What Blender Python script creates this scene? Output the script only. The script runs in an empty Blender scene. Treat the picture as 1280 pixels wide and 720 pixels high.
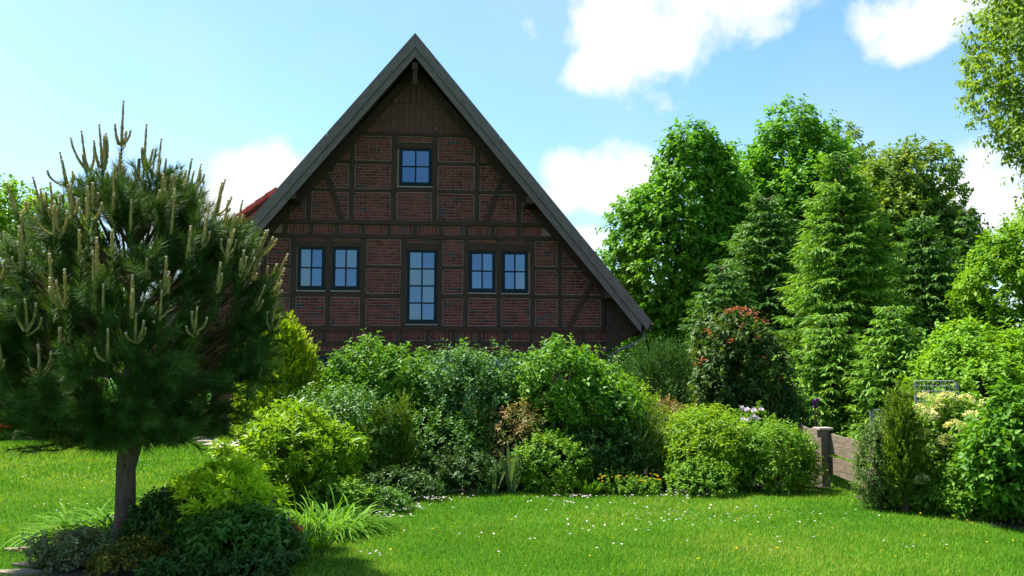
import bpy, bmesh, math, random
import numpy as np
from mathutils import Vector, Matrix, Euler

sc = bpy.context.scene
COL = sc.collection
R = math.radians
random.seed(7)

# ------------------------------------------------------------------ camera
F = 1108.0                       # focal length in photo pixels (1280 wide)
EYE = 1.6
HOR = 471.0                      # horizon row in the photo
PITCH = math.atan((HOR - 360) / F)
cam_d = bpy.data.cameras.new('camera')
cam_d.sensor_width = 36.0
cam_d.lens = 36.0 * F / 1280.0
cam_d.clip_end = 3000
cam = bpy.data.objects.new('camera', cam_d)
COL.objects.link(cam)
cam.location = (0, 0, EYE)
cam.rotation_euler = (math.pi / 2 + PITCH, 0, 0)
sc.camera = cam

# ------------------------------------------------------------------ light
SUN_AZ, SUN_EL = 52.0, 60.0      # degrees to the left of +Y, and up
to_sun = Vector((-math.sin(R(SUN_AZ)) * math.cos(R(SUN_EL)), math.cos(R(SUN_AZ)) * math.cos(R(SUN_EL)), math.sin(R(SUN_EL))))
sun_d = bpy.data.lights.new('sun', 'SUN')
sun_d.energy = 5.0
sun_d.angle = R(0.5)
sun_d.color = (1.0, 0.95, 0.86)
sun = bpy.data.objects.new('sun', sun_d)
COL.objects.link(sun)
sun.location = (-20, 10, 40)
sun.rotation_euler = (-to_sun).to_track_quat('-Z', 'Y').to_euler()

sc.view_settings.view_transform = 'Standard'
sc.view_settings.look = 'None'
sc.view_settings.gamma = 1.0
sc.view_settings.use_curve_mapping = False
sc.view_settings.exposure = 1.5
sc.render.engine = 'CYCLES'
sc.cycles.max_bounces = 10
sc.cycles.diffuse_bounces = 7
sc.cycles.transparent_max_bounces = 8
sc.cycles.use_denoising = True
sc.cycles.sample_clamp_indirect = 6.0


def ray(x, y):
    dx, dy = (x - 640) / F, (360 - y) / F
    return Vector((dx, math.cos(PITCH) - dy * math.sin(PITCH), math.sin(PITCH) + dy * math.cos(PITCH)))


def at(x, y, Y):
    d = ray(x, y)
    return Vector((0, 0, EYE)) + d * (Y / d.y)


def ground(x, y, z=0.0):
    d = ray(x, y)
    return Vector((0, 0, EYE)) + d * ((z - EYE) / d.z)


# ------------------------------------------------------------------ world: sky with cumulus
world = bpy.data.worlds.new('World')
sc.world = world
world.use_nodes = True
nt = world.node_tree
nt.nodes.clear()
N = nt.nodes.new
L = nt.links.new
out = N('ShaderNodeOutputWorld')
bg = N('ShaderNodeBackground')
bg.inputs['Strength'].default_value = 0.088
sky = N('ShaderNodeTexSky')
sky.sky_type = 'NISHITA'
sky.sun_disc = False
sky.sun_elevation = R(SUN_EL)
sky.sun_rotation = R(-SUN_AZ)
sky.altitude = 80
sky.air_density = 1.0
sky.dust_density = 0.9
sky.ozone_density = 1.6
tc = N('ShaderNodeTexCoord')
clouds = [  # px centre, half width, half height (photo pixels)
    (790, 30, 100, 72), (868, 6, 112, 52), (752, 78, 58, 34), (930, -20, 90, 40),
    (745, 232, 72, 42), (795, 222, 40, 34), (738, 300, 34, 22), (700, 250, 50, 22),
    (1165, 22, 70, 34), (1215, -4, 66, 34), (1140, 56, 44, 20),
    (1215, 238, 60, 42), (1265, 262, 60, 36), (1190, 280, 50, 26),
    (322, 225, 78, 40), (380, 238, 60, 38), (275, 262, 70, 34), (215, 290, 60, 26)]
rr = random.Random(3)
for k in range(16):                      # the same cumulus carries on around the sky outside the frame
    a = R(42 + 276 * (k + rr.random() * .8) / 16)
    e = R(rr.choice([9, 16, 26, 38]) + rr.random() * 6)
    clouds.append(('dir', Vector((math.sin(a) * math.cos(e), math.cos(a) * math.cos(e), math.sin(e))), .10 + .09 * rr.random(), .045 + .03 * rr.random()))
acc = None
for c in clouds:
    if c[0] == 'dir':
        d, wa, wb = c[1], c[2], c[3]
    else:
        d = ray(c[0], c[1]).normalized()
        wa, wb = c[2] / F, c[3] / F
    r_ = d.cross(Vector((0, 0, 1))).normalized()
    u_ = r_.cross(d).normalized()
    m3 = Matrix((r_, d, u_)).transposed()
    mp = N('ShaderNodeMapping')
    mp.vector_type = 'TEXTURE'
    mp.inputs['Location'].default_value = d
    mp.inputs['Rotation'].default_value = m3.to_euler()
    mp.inputs['Scale'].default_value = (wa, .2, wb)
    L(tc.outputs['Generated'], mp.inputs['Vector'])
    ln = N('ShaderNodeVectorMath')
    ln.operation = 'LENGTH'
    L(mp.outputs['Vector'], ln.inputs[0])
    if acc is None:
        acc = ln.outputs['Value']
    else:
        mn = N('ShaderNodeMath')
        mn.operation = 'SMOOTH_MIN'
        mn.inputs[2].default_value = .25
        L(acc, mn.inputs[0])
        L(ln.outputs['Value'], mn.inputs[1])
        acc = mn.outputs[0]


def mth(op, a, b):
    n = N('ShaderNodeMath')
    n.operation = op
    for i, v in enumerate((a, b)):
        if isinstance(v, (int, float)):
            n.inputs[i].default_value = v
        else:
            L(v, n.inputs[i])
    return n.outputs[0]


nz = N('ShaderNodeTexNoise')
nz.inputs['Scale'].default_value = 15
nz.inputs['Detail'].default_value = 8
nz.inputs['Roughness'].default_value = .56
L(tc.outputs['Generated'], nz.inputs['Vector'])
edge = mth('ADD', acc, mth('MULTIPLY', mth('SUBTRACT', nz.outputs['Fac'], .5), 2.6))
mr = N('ShaderNodeMapRange')
mr.interpolation_type = 'SMOOTHSTEP'
mr.inputs['From Min'].default_value = 1.32
mr.inputs['From Max'].default_value = .5
L(edge, mr.inputs['Value'])
nz2 = N('ShaderNodeTexNoise')                  # thin cirrus veil
nz2.inputs['Scale'].default_value = 3.2
nz2.inputs['Detail'].default_value = 5
L(tc.outputs['Generated'], nz2.inputs['Vector'])
mr2 = N('ShaderNodeMapRange')
mr2.inputs['From Min'].default_value = .45
mr2.inputs['From Max'].default_value = .8
mr2.inputs['To Max'].default_value = .22
L(nz2.outputs['Fac'], mr2.inputs['Value'])
fac = mth('MAXIMUM', mr.outputs['Result'], mr2.outputs['Result'])
hsv = N('ShaderNodeHueSaturation')
hsv.inputs['Hue'].default_value = .492
hsv.inputs['Saturation'].default_value = 1.2
hsv.inputs['Value'].default_value = 1.0
L(sky.outputs['Color'], hsv.inputs['Color'])
mx = N('ShaderNodeMix')
mx.data_type = 'RGBA'
L(fac, mx.inputs['Factor'])
L(hsv.outputs['Color'], mx.inputs['A'])
mx.inputs['B'].default_value = (4.4, 4.55, 4.7, 1)
L(mx.outputs['Result'], bg.inputs['Color'])
L(bg.outputs['Background'], out.inputs['Surface'])


# ------------------------------------------------------------------ materials
def new_mat(name):
    m = bpy.data.materials.new(name)
    m.use_nodes = True
    t = m.node_tree
    t.nodes.clear()
    o = t.nodes.new('ShaderNodeOutputMaterial')
    p = t.nodes.new('ShaderNodeBsdfPrincipled')
    t.links.new(p.outputs[0], o.inputs[0])
    return m, t, p, o


def ramp(t, cols):
    n = t.nodes.new('ShaderNodeValToRGB')
    e = n.color_ramp.elements
    while len(e) < len(cols):
        e.new(.5)
    for i, (pos, c) in enumerate(cols):
        e[i].position = pos
        e[i].color = (c[0], c[1], c[2], 1)
    return n


def noise_mat(name, cols, scale=(1, 1, 1), noise=5, detail=6, rough=.7, bump=.0, coord='Object', spec=.3, bump_noise=None):
    m, t, p, o = new_mat(name)
    c = t.nodes.new('ShaderNodeTexCoord')
    mp = t.nodes.new('ShaderNodeMapping')
    mp.inputs['Scale'].default_value = scale
    oi = t.nodes.new('ShaderNodeObjectInfo')
    ad = t.nodes.new('ShaderNodeVectorMath')
    ad.operation = 'ADD'
    sc_ = t.nodes.new('ShaderNodeMath')
    sc_.operation = 'MULTIPLY'
    sc_.inputs[1].default_value = 37.0
    t.links.new(oi.outputs['Random'], sc_.inputs[0])
    t.links.new(c.outputs[coord], mp.inputs['Vector'])
    t.links.new(mp.outputs[0], ad.inputs[0])
    t.links.new(sc_.outputs[0], ad.inputs[1])
    n = t.nodes.new('ShaderNodeTexNoise')
    n.inputs['Scale'].default_value = noise
    n.inputs['Detail'].default_value = detail
    n.inputs['Roughness'].default_value = .62
    t.links.new(ad.outputs[0], n.inputs['Vector'])
    r = ramp(t, cols)
    t.links.new(n.outputs['Fac'], r.inputs[0])
    t.links.new(r.outputs[0], p.inputs['Base Color'])
    p.inputs['Roughness'].default_value = rough
    p.inputs['Specular IOR Level'].default_value = spec
    if bump:
        b = t.nodes.new('ShaderNodeBump')
        b.inputs['Strength'].default_value = bump
        b.inputs['Distance'].default_value = .02
        src = n
        if bump_noise:
            src = t.nodes.new('ShaderNodeTexNoise')
            src.inputs['Scale'].default_value = bump_noise
            src.inputs['Detail'].default_value = 8
            t.links.new(ad.outputs[0], src.inputs['Vector'])
        t.links.new(src.outputs['Fac'], b.inputs['Height'])
        t.links.new(b.outputs[0], p.inputs['Normal'])
    return m


def leaf_mat(name, cols, trans=.35, rough=.5, spec=.25, tcol=None, gain=1.25):
    """foliage: colour varies leaf by leaf through the 'rnd' attribute, part of the light passes through"""
    m, t, p, o = new_mat(name)
    a = t.nodes.new('ShaderNodeAttribute')
    a.attribute_name = 'rnd'
    n = len(cols)
    cols = [(c[0] * gain * 1.2, c[1] * gain * 1.03, c[2] * gain * 1.2) for c in cols]
    trans = min(.5, trans * .95)
    r = ramp(t, [(i / max(1, n - 1), c) for i, c in enumerate(cols)])
    t.links.new(a.outputs['Fac'], r.inputs[0])
    t.links.new(r.outputs[0], p.inputs['Base Color'])
    p.inputs['Roughness'].default_value = rough
    p.inputs['Specular IOR Level'].default_value = spec * .5
    tr = t.nodes.new('ShaderNodeBsdfTranslucent')
    mul = t.nodes.new('ShaderNodeMix')
    mul.data_type = 'RGBA'
    mul.blend_type = 'MULTIPLY'
    mul.inputs['Factor'].default_value = 1
    mul.inputs['B'].default_value = (*(tcol or (1.35, 1.2, .35)), 1)
    t.links.new(r.outputs[0], mul.inputs['A'])
    t.links.new(mul.outputs['Result'], tr.inputs['Color'])
    mx = t.nodes.new('ShaderNodeMixShader')
    mx.inputs[0].default_value = trans
    t.links.new(p.outputs[0], mx.inputs[1])
    t.links.new(tr.outputs[0], mx.inputs[2])
    t.links.new(mx.outputs[0], o.inputs[0])
    return m


M = {}
M['timber'] = noise_mat('weathered_timber', [(.25, (.025, .012, .008)), (.55, (.056, .028, .018)), (.8, (.105, .056, .037))], (1.2, 14, 14), 4, rough=.8, bump=.35)
M['board'] = noise_mat('dark_gable_board', [(.25, (.045, .018, .013)), (.55, (.12, .046, .033)), (.8, (.24, .10, .07))], (9, 9, .9), 3, rough=.75, bump=.3)
M['barge'] = noise_mat('grey_barge_board', [(.2, (.075, .054, .052)), (.5, (.145, .107, .104)), (.8, (.225, .172, .168))], (1.0, 12, 12), 3.2, rough=.72, bump=.35)
M['soffit'] = noise_mat('brown_soffit_board', [(.25, (.022, .013, .009)), (.75, (.058, .036, .024))], (1, 10, 10), 3, rough=.8, bump=.2)
M['mortar'] = noise_mat('pale_mortar', [(.3, (.225, .158, .13)), (.7, (.30, .22, .185))], noise=9, rough=.95, bump=.2)
M['brick_red'] = noise_mat('red_brick', [(.25, (.125, .025, .027)), (.5, (.185, .040, .041)), (.8, (.235, .06, .056))], noise=6, rough=.9, bump=.35, bump_noise=60)
M['brick_brown'] = noise_mat('brown_brick', [(.25, (.09, .02, .019)), (.75, (.15, .036, .031))], noise=6, rough=.9, bump=.35, bump_noise=60)
M['brick_blue'] = noise_mat('burnt_blue_brick', [(.25, (.035, .028, .034)), (.75, (.075, .058, .066))], noise=6, rough=.75, bump=.3, bump_noise=60)
M['brick_orange'] = noise_mat('orange_brick', [(.25, (.15, .042, .028)), (.75, (.22, .068, .042))], noise=6, rough=.9, bump=.3, bump_noise=60)
M['frame'] = noise_mat('blue_green_paint', [(.3, (.005, .014, .020)), (.7, (.009, .022, .031))], noise=8, rough=.6, spec=.15)
M['sill'] = noise_mat('pale_sill', [(.3, (.26, .22, .19)), (.7, (.36, .31, .27))], noise=8, rough=.8)
M['tile'] = noise_mat('red_roof_tile', [(.25, (.20, .062, .055)), (.55, (.29, .10, .085)), (.8, (.38, .15, .125))], noise=3, rough=.55, bump=.15)
M['zinc'] = noise_mat('dark_zinc', [(.3, (.10, .10, .10)), (.7, (.17, .17, .165))], noise=4, rough=.5)
M['stone'] = noise_mat('pale_paving', [(.3, (.26, .21, .17)), (.7, (.38, .32, .27))], noise=5, rough=.9, bump=.3)
M['step'] = noise_mat('earthy_stone', [(.3, (.13, .10, .07)), (.7, (.24, .19, .14))], noise=6, rough=.95, bump=.4)
M['soil'] = noise_mat('garden_soil', [(.3, (.016, .012, .008)), (.7, (.05, .038, .025))], noise=7, rough=1, bump=.8, bump_noise=30)
M['fence_wood'] = noise_mat('silvered_plank', [(.2, (.07, .055, .036)), (.5, (.16, .125, .085)), (.8, (.24, .19, .135))], (1.2, 9, 9), 3, rough=.85, bump=.4)
M['wire'] = noise_mat('galvanised_wire', [(.3, (.14, .15, .16)), (.7, (.2, .215, .22))], noise=5, rough=.45)
M['bark'] = noise_mat('grey_brown_bark', [(.25, (.045, .032, .024)), (.6, (.12, .085, .062)), (.85, (.19, .14, .105))], (5, 5, 1.3), 5, rough=.95, bump=1.0)
M['pine_bark'] = noise_mat('pine_bark', [(.25, (.05, .034, .027)), (.55, (.125, .085, .066)), (.85, (.22, .16, .13))], (6, 6, 2.2), 6, rough=.95, bump=1.0)
M['pine_limb'] = noise_mat('orange_pine_limb', [(.25, (.07, .038, .022)), (.75, (.18, .095, .05))], (5, 5, 2), 6, rough=.95, bump=.8)
M['twig'] = noise_mat('brown_twig', [(.3, (.05, .035, .022)), (.7, (.10, .07, .045))], noise=6, rough=.9)

gm, t_, p_, o_ = new_mat('window_glass')
p_.inputs['Base Color'].default_value = (.010, .018, .03, 1)
p_.inputs['Roughness'].default_value = .03
gl = t_.nodes.new('ShaderNodeBsdfGlossy')
gl.inputs['Color'].default_value = (.085, .165, .28, 1)
gl.inputs['Roughness'].default_value = .02
wn = t_.nodes.new('ShaderNodeTexNoise')
wn.inputs['Scale'].default_value = 1.3
wn.inputs['Detail'].default_value = 1
wc = t_.nodes.new('ShaderNodeTexCoord')
t_.links.new(wc.outputs['Object'], wn.inputs['Vector'])
wb_ = t_.nodes.new('ShaderNodeBump')
wb_.inputs['Strength'].default_value = .05
wb_.inputs['Distance'].default_value = .05
t_.links.new(wn.outputs['Fac'], wb_.inputs['Height'])
t_.links.new(wb_.outputs[0], gl.inputs['Normal'])
mxs = t_.nodes.new('ShaderNodeMixShader')
mxs.inputs[0].default_value = .62
t_.links.new(p_.outputs[0], mxs.inputs[1])
t_.links.new(gl.outputs[0], mxs.inputs[2])
t_.links.new(mxs.outputs[0], o_.inputs[0])
M['glass'] = gm

G = {}
G['lawn'] = leaf_mat('lawn_blades', [(.042, .145, .010), (.072, .205, .014), (.114, .25, .02), (.19, .28, .045)], .35, .8, .06, gain=1.22)
G['lime_tree'] = leaf_mat('lime_leaves', [(.03, .115, .010), (.06, .19, .013), (.105, .27, .018)], .42, gain=1.45)
G['bright_tree'] = leaf_mat('bright_leaves', [(.05, .15, .008), (.095, .24, .012), (.155, .31, .02)], .42, gain=1.3)
G['maple_tree'] = leaf_mat('olive_leaves', [(.028, .085, .010), (.07, .15, .016), (.15, .21, .03)], .36, gain=1.6)
G['willow'] = leaf_mat('grey_olive_leaves', [(.045, .11, .014), (.085, .175, .022), (.135, .235, .04)], .42, gain=1.6)
G['spruce'] = leaf_mat('spruce_sprays', [(.026, .09, .010), (.05, .15, .014), (.11, .24, .022)], .3, gain=1.6)
G['dark_spruce'] = leaf_mat('dark_spruce_sprays', [(.014, .06, .010), (.03, .10, .014), (.065, .165, .022)], .28, gain=1.6)
G['pine'] = leaf_mat('pine_needles', [(.016, .05, .010), (.034, .09, .014), (.075, .15, .025)], .25, .55, .12)
G['thuja_gold'] = leaf_mat('golden_thuja', [(.07, .16, .006), (.15, .28, .008), (.26, .40, .012)], .4)
G['thuja'] = leaf_mat('olive_thuja', [(.04, .095, .008), (.07, .15, .012), (.12, .21, .02)], .34)
G['juniper'] = leaf_mat('juniper', [(.016, .06, .012), (.028, .095, .016), (.05, .13, .02)], .25)
G['viburnum'] = leaf_mat('viburnum_leaves', [(.028, .10, .008), (.06, .18, .012), (.115, .27, .018)], .38, .48, .28)
G['dogwood'] = leaf_mat('dogwood_leaves', [(.024, .085, .02), (.048, .145, .032), (.095, .22, .05)], .34, .48, .3)
G['glossy'] = leaf_mat('glossy_leaves', [(.022, .085, .010), (.045, .14, .014), (.085, .20, .022)], .32, .45, .35)
G['limegreen'] = leaf_mat('lime_green_leaves', [(.05, .15, .008), (.11, .25, .010), (.20, .34, .016)], .4, .38)
G['golden'] = leaf_mat('golden_green_leaves', gain=1.7, cols=[(.06, .15, .006), (.17, .33, .010), (.30, .47, .02), (.38, .52, .04)], trans=.38, rough=.5)
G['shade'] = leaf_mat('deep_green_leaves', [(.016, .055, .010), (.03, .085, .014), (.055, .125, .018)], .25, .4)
G['red_maple'] = leaf_mat('bronze_green_leaves', [(.014, .045, .012), (.025, .07, .014), (.05, .11, .014), (.11, .15, .02)], .35)
G['red_tip'] = leaf_mat('red_leaf_tips', [(.13, .04, .018), (.18, .08, .03), (.20, .13, .08)], .35, tcol=(1.3, .9, .7))
G['bronze'] = leaf_mat('bronze_pink_leaves', [(.06, .12, .015), (.12, .14, .03), (.22, .13, .06)], .32, tcol=(1.3, 1.1, .6))
G['feather'] = leaf_mat('feathery_leaves', [(.03, .085, .014), (.06, .13, .024), (.10, .17, .036)], .35)
G['meadow'] = leaf_mat('mid_green_leaves', [(.04, .125, .008), (.08, .205, .012), (.14, .29, .022)], .38)
G['greygreen'] = leaf_mat('grey_green_leaves', [(.05, .09, .035), (.11, .16, .06), (.24, .27, .12)], .28)
G['yellow_leaf'] = leaf_mat('yellow_leaves', [(.035, .07, .01), (.06, .10, .012), (.22, .19, .015)], .35)
G['strap'] = leaf_mat('strap_leaves', [(.04, .14, .008), (.07, .20, .010), (.12, .27, .02)], .4, .6, .15)
G['sword'] = leaf_mat('blue_green_sword_leaves', [(.03, .08, .03), (.055, .12, .045), (.09, .16, .065)], .22, .4)
G['red_leaf'] = leaf_mat('crimson_leaves', [(.09, .012, .015), (.22, .02, .03), (.32, .05, .06)], .3, tcol=(1.3, .7, .7))


def petal(name, c):
    return leaf_mat(name, [tuple(x * .75 for x in c), c], .3, .6, .2, tcol=(1, 1, 1), gain=.8)


G['white'] = petal('white_petals', (.80, .80, .74))
G['yellow'] = petal('yellow_petals', (.75, .64, .02))
G['cream'] = petal('cream_umbels', (.80, .92, .30))
G['red'] = petal('red_petals', (.72, .06, .02))
G['purple'] = petal('purple_petals', (.20, .05, .22))
G['candle'] = leaf_mat('pine_candle', gain=.95, cols=[(.19, .18, .05), (.30, .285, .085), (.41, .385, .14)], trans=.15, rough=.7)
G['candle_tip'] = leaf_mat('pine_candle_tip', [(.40, .38, .2), (.5, .47, .28)], .1, .7)


# ------------------------------------------------------------------ object helpers
def link(name, me, mats, parent=None, loc=None, rot=None, scale=None):
    o = bpy.data.objects.new(name, me)
    COL.objects.link(o)
    if me is not None and mats is not None:
        for m in (mats if isinstance(mats, (list, tuple)) else [mats]):
            me.materials.append(m)
    if parent is not None:
        o.parent = parent
    if loc is not None:
        o.location = loc
    if rot is not None:
        o.rotation_euler = rot
    if scale is not None:
        o.scale = scale
    return o


def thing(name, label, cat, loc=(0, 0, 0), rotz=0.0, group=None):
    o = link(name, None, None, None, loc, (0, 0, rotz))
    o.empty_display_size = .2
    return tag(o, label, cat, group)


def tag(o, label, cat, group=None, kind=None):
    o['label'] = label
    o['category'] = cat
    if group:
        o['group'] = group
    if kind:
        o['kind'] = kind
    return o


def structure(o, label=None):
    o['kind'] = 'structure'
    if label:
        o['label'] = label
    return o


def np_mesh(name, V, T, rnd=None, mat_idx=None, smooth=False):
    """V (n,3), T (m,k) faces of equal size"""
    V = np.asarray(V, dtype=np.float32)
    T = np.asarray(T, dtype=np.int32)
    me = bpy.data.meshes.new(name)
    k = T.shape[1]
    me.vertices.add(len(V))
    me.vertices.foreach_set('co', V.ravel())
    me.loops.add(T.size)
    me.loops.foreach_set('vertex_index', T.ravel())
    me.polygons.add(len(T))
    me.polygons.foreach_set('loop_start', np.arange(0, T.size, k, dtype=np.int32))
    if mat_idx is not None:
        me.polygons.foreach_set('material_index', np.asarray(mat_idx, dtype=np.int32))
    if rnd is not None:
        a = me.attributes.new('rnd', 'FLOAT', 'POINT')
        a.data.foreach_set('value', np.asarray(rnd, dtype=np.float32))
    me.update(calc_edges=True)
    me.validate()
    if smooth:
        me.polygons.foreach_set('use_smooth', np.ones(len(T), dtype=bool))
    return me


def poly_mesh(name, V, Fs):
    me = bpy.data.meshes.new(name)
    me.from_pydata([tuple(v) for v in V], [], Fs)
    me.update()
    return me


def box_mesh(name, lx, ly, lz, bevel=0.0, centre=(0, 0, 0), wob=0.0, seg=1):
    bm = bmesh.new()
    bmesh.ops.create_cube(bm, size=1.0)
    bmesh.ops.scale(bm, vec=(lx, ly, lz), verts=bm.verts)
    if seg > 1:
        ed = [e for e in bm.edges if abs((e.verts[0].co - e.verts[1].co).normalized().x) > .99]
        bmesh.ops.subdivide_edges(bm, edges=ed, cuts=seg - 1, use_grid_fill=True)
    if wob:
        xs = {}
        for v in bm.verts:
            kx = (round(v.co.x, 4))
            if kx not in xs:
                xs[kx] = (random.uniform(-wob, wob), random.uniform(-wob, wob), random.uniform(1 - wob * 2, 1 + wob * 2))
            a = xs[kx]
            v.co.z = v.co.z * a[2] + a[0]
    if bevel:
        bmesh.ops.bevel(bm, geom=[e for e in bm.edges if e.calc_face_angle(0) > .5], offset=bevel, segments=1, affect='EDGES')
    bmesh.ops.translate(bm, vec=centre, verts=bm.verts)
    me = bpy.data.meshes.new(name)
    bm.to_mesh(me)
    bm.free()
    return me


def prism_mesh(name, pts, y0, y1):
    """polygon pts (u,z), extruded along local y"""
    n = len(pts)
    V = [(p[0], y0, p[1]) for p in pts] + [(p[0], y1, p[1]) for p in pts]
    Fs = [list(range(n)), list(range(2 * n - 1, n - 1, -1))]
    for i in range(n):
        j = (i + 1) % n
        Fs.append([j, i, n + i, n + j])
    me = poly_mesh(name, V, Fs)
    bm = bmesh.new()
    bm.from_mesh(me)
    bmesh.ops.recalc_face_normals(bm, faces=bm.faces)
    bm.to_mesh(me)
    bm.free()
    return me


def tube_arrays(path, radii, sides=6):
    P = [Vector(p) for p in path]
    V, T = [], []
    n = len(P)
    ref = Vector((.31, .77, .2)).normalized()
    for i in range(n):
        d = (P[min(i + 1, n - 1)] - P[max(i - 1, 0)]).normalized()
        a = d.cross(ref)
        if a.length < .05:
            a = d.cross(Vector((1, 0, 0)))
        a.normalize()
        b = d.cross(a)
        for k in range(sides):
            an = 2 * math.pi * k / sides
            V.append(P[i] + (a * math.cos(an) + b * math.sin(an)) * radii[i])
    for i in range(n - 1):
        for k in range(sides):
            k2 = (k + 1) % sides
            T.append((i * sides + k, i * sides + k2, (i + 1) * sides + k2, (i + 1) * sides + k))
    return np.array([tuple(v) for v in V]), np.array(T)


def tube(name, path, radii, mat, parent=None, sides=6, smooth=True):
    V, T = tube_arrays(path, radii, sides)
    return link(name, np_mesh(name, V, T, smooth=smooth), mat, parent)


def join_tubes(name, tubes, mat, parent=None, sides=4):
    Vs, Ts, o = [], [], 0
    for path, radii in tubes:
        V, T = tube_arrays(path, radii, sides)
        Vs.append(V)
        Ts.append(T + o)
        o += len(V)
    return link(name, np_mesh(name, np.concatenate(Vs), np.concatenate(Ts), smooth=True), mat, parent)


# ------------------------------------------------------------------ foliage helpers (numpy)
def nrm(v):
    return v / np.maximum(np.linalg.norm(v, axis=-1, keepdims=True), 1e-9)


def rand_dirs(g, n):
    return nrm(g.normal(size=(n, 3)))


class Leaves:
    """collects leaf blades: every blade is a small folded quad of two triangles, or a strip"""
    def __init__(self):
        self.V, self.T, self.r, self.n = [], [], [], 0

    def add(self, P, A, Nn, Ln, W, rnd, fold=.18, bend=.12, mid=.45):
        A = nrm(A)
        Nn = nrm(Nn - A * np.sum(A * Nn, axis=1, keepdims=True))
        S = np.cross(A, Nn)
        Ln = np.broadcast_to(np.asarray(Ln, dtype=float).reshape(-1, 1), (len(P), 1))
        W = np.broadcast_to(np.asarray(W, dtype=float).reshape(-1, 1), (len(P), 1))
        v0 = P
        v1 = P + A * Ln * mid + S * W * .5 + Nn * W * fold
        v2 = P + A * Ln - Nn * Ln * bend
        v3 = P + A * Ln * mid - S * W * .5 + Nn * W * fold
        V = np.stack([v0, v1, v2, v3], axis=1).reshape(-1, 3)
        i = np.arange(len(P)) * 4 + self.n
        T = np.concatenate([np.stack([i, i + 1, i + 2], 1), np.stack([i, i + 2, i + 3], 1)])
        self.V.append(V)
        self.T.append(T)
        self.r.append(np.repeat(rnd, 4))
        self.n += len(V)

    def tri(self, P, A, S, Ln, W, rnd):
        Ln = np.broadcast_to(np.asarray(Ln, dtype=float).reshape(-1, 1), (len(P), 1))
        W = np.broadcast_to(np.asarray(W, dtype=float).reshape(-1, 1), (len(P), 1))
        V = np.stack([P - S * W * .5, P + S * W * .5, P + A * Ln], axis=1).reshape(-1, 3)
        i = np.arange(len(P)) * 3 + self.n
        self.V.append(V)
        self.T.append(np.stack([i, i + 1, i + 2], 1))
        self.r.append(np.repeat(rnd, 3))
        self.n += len(V)

    def strip(self, P, A, Ln, W, droop, rnd, seg=4):
        """arching strap leaves: start along A and droop"""
        n = len(P)
        A = nrm(A)
        up = np.array([0, 0, 1.0])
        S = nrm(np.cross(A, up) + 1e-6)
        Ln = np.broadcast_to(np.asarray(Ln, dtype=float).reshape(-1, 1), (n, 1))
        W = np.broadcast_to(np.asarray(W, dtype=float).reshape(-1, 1), (n, 1))
        droop = np.broadcast_to(np.asarray(droop, dtype=float).reshape(-1, 1), (n, 1))
        rows = []
        pos = P.copy()
        d = A.copy()
        for k in range(seg + 1):
            f = k / seg
            w = W * (math.sin(math.pi * min(.5, .22 + f * .6)) if f < .5 else (1 - ((f - .5) / .5) ** 1.6)) * .5
            rows.append(pos + S * w)
            rows.append(pos - S * w)
            d = nrm(d - up * droop / seg)
            pos = pos + d * Ln / seg
        V = np.stack(rows, axis=1).reshape(-1, 3)
        m = 2 * (seg + 1)
        b = np.arange(n) * m + self.n
        T = []
        for k in range(seg):
            T.append(np.stack([b + 2 * k, b + 2 * k + 1, b + 2 * k + 3], 1))
            T.append(np.stack([b + 2 * k, b + 2 * k + 3, b + 2 * k + 2], 1))
        self.V.append(V)
        self.T.append(np.concatenate(T))
        self.r.append(np.repeat(rnd, m))
        self.n += len(V)

    def shoots(self, g, P, D, sl, m, Ln, W, droop=.15, spread=1.0, up=.6, rbase=None, rvar=.3, fwd=.5, fold=.18):
        """m leaves along each shoot (start P, direction D, length sl)"""
        n = len(P)
        D = nrm(D)
        s = (np.arange(m) + .5) / m
        ph = g.random((n, 1)) * 6.28 + np.arange(m)[None, :] * 2.4
        ref = np.tile(np.array([[.3, .5, .8]]), (n, 1))
        a = nrm(np.cross(D, ref))
        b = np.cross(D, a)
        sl = np.broadcast_to(np.asarray(sl, dtype=float).reshape(-1, 1), (n, 1))
        pos = P[:, None, :] + D[:, None, :] * (sl * s[None, :])[:, :, None]
        rad = a[:, None, :] * np.cos(ph)[:, :, None] + b[:, None, :] * np.sin(ph)[:, :, None]
        A = D[:, None, :] * fwd + rad * spread + g.normal(size=(n, m, 3)) * .2
        A[:, :, 2] -= droop
        Nn = np.array([0, 0, up * 1.5])[None, None, :] + D[:, None, :] * .5 + g.normal(size=(n, m, 3)) * .35
        base = g.random(n) if rbase is None else rbase
        rnd = np.clip(base[:, None] * (1 - rvar) + g.random((n, m)) * rvar, 0, 1)
        k = g.uniform(.55, 1.35, (n, m))
        self.add(pos.reshape(-1, 3), A.reshape(-1, 3), Nn.reshape(-1, 3), (Ln * k).ravel(), (W * k).ravel(), rnd.ravel(), fold=fold)

    def clip(self, zmin):
        pass

    def build(self, name, mat, parent=None, zmin=None):
        V = np.concatenate(self.V)
        T = np.concatenate(self.T)
        r = np.concatenate(self.r)
        if zmin is not None:
            V[:, 2] = np.maximum(V[:, 2], zmin)
        return link(name, np_mesh(name, V, T, rnd=r), mat, parent)


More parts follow.
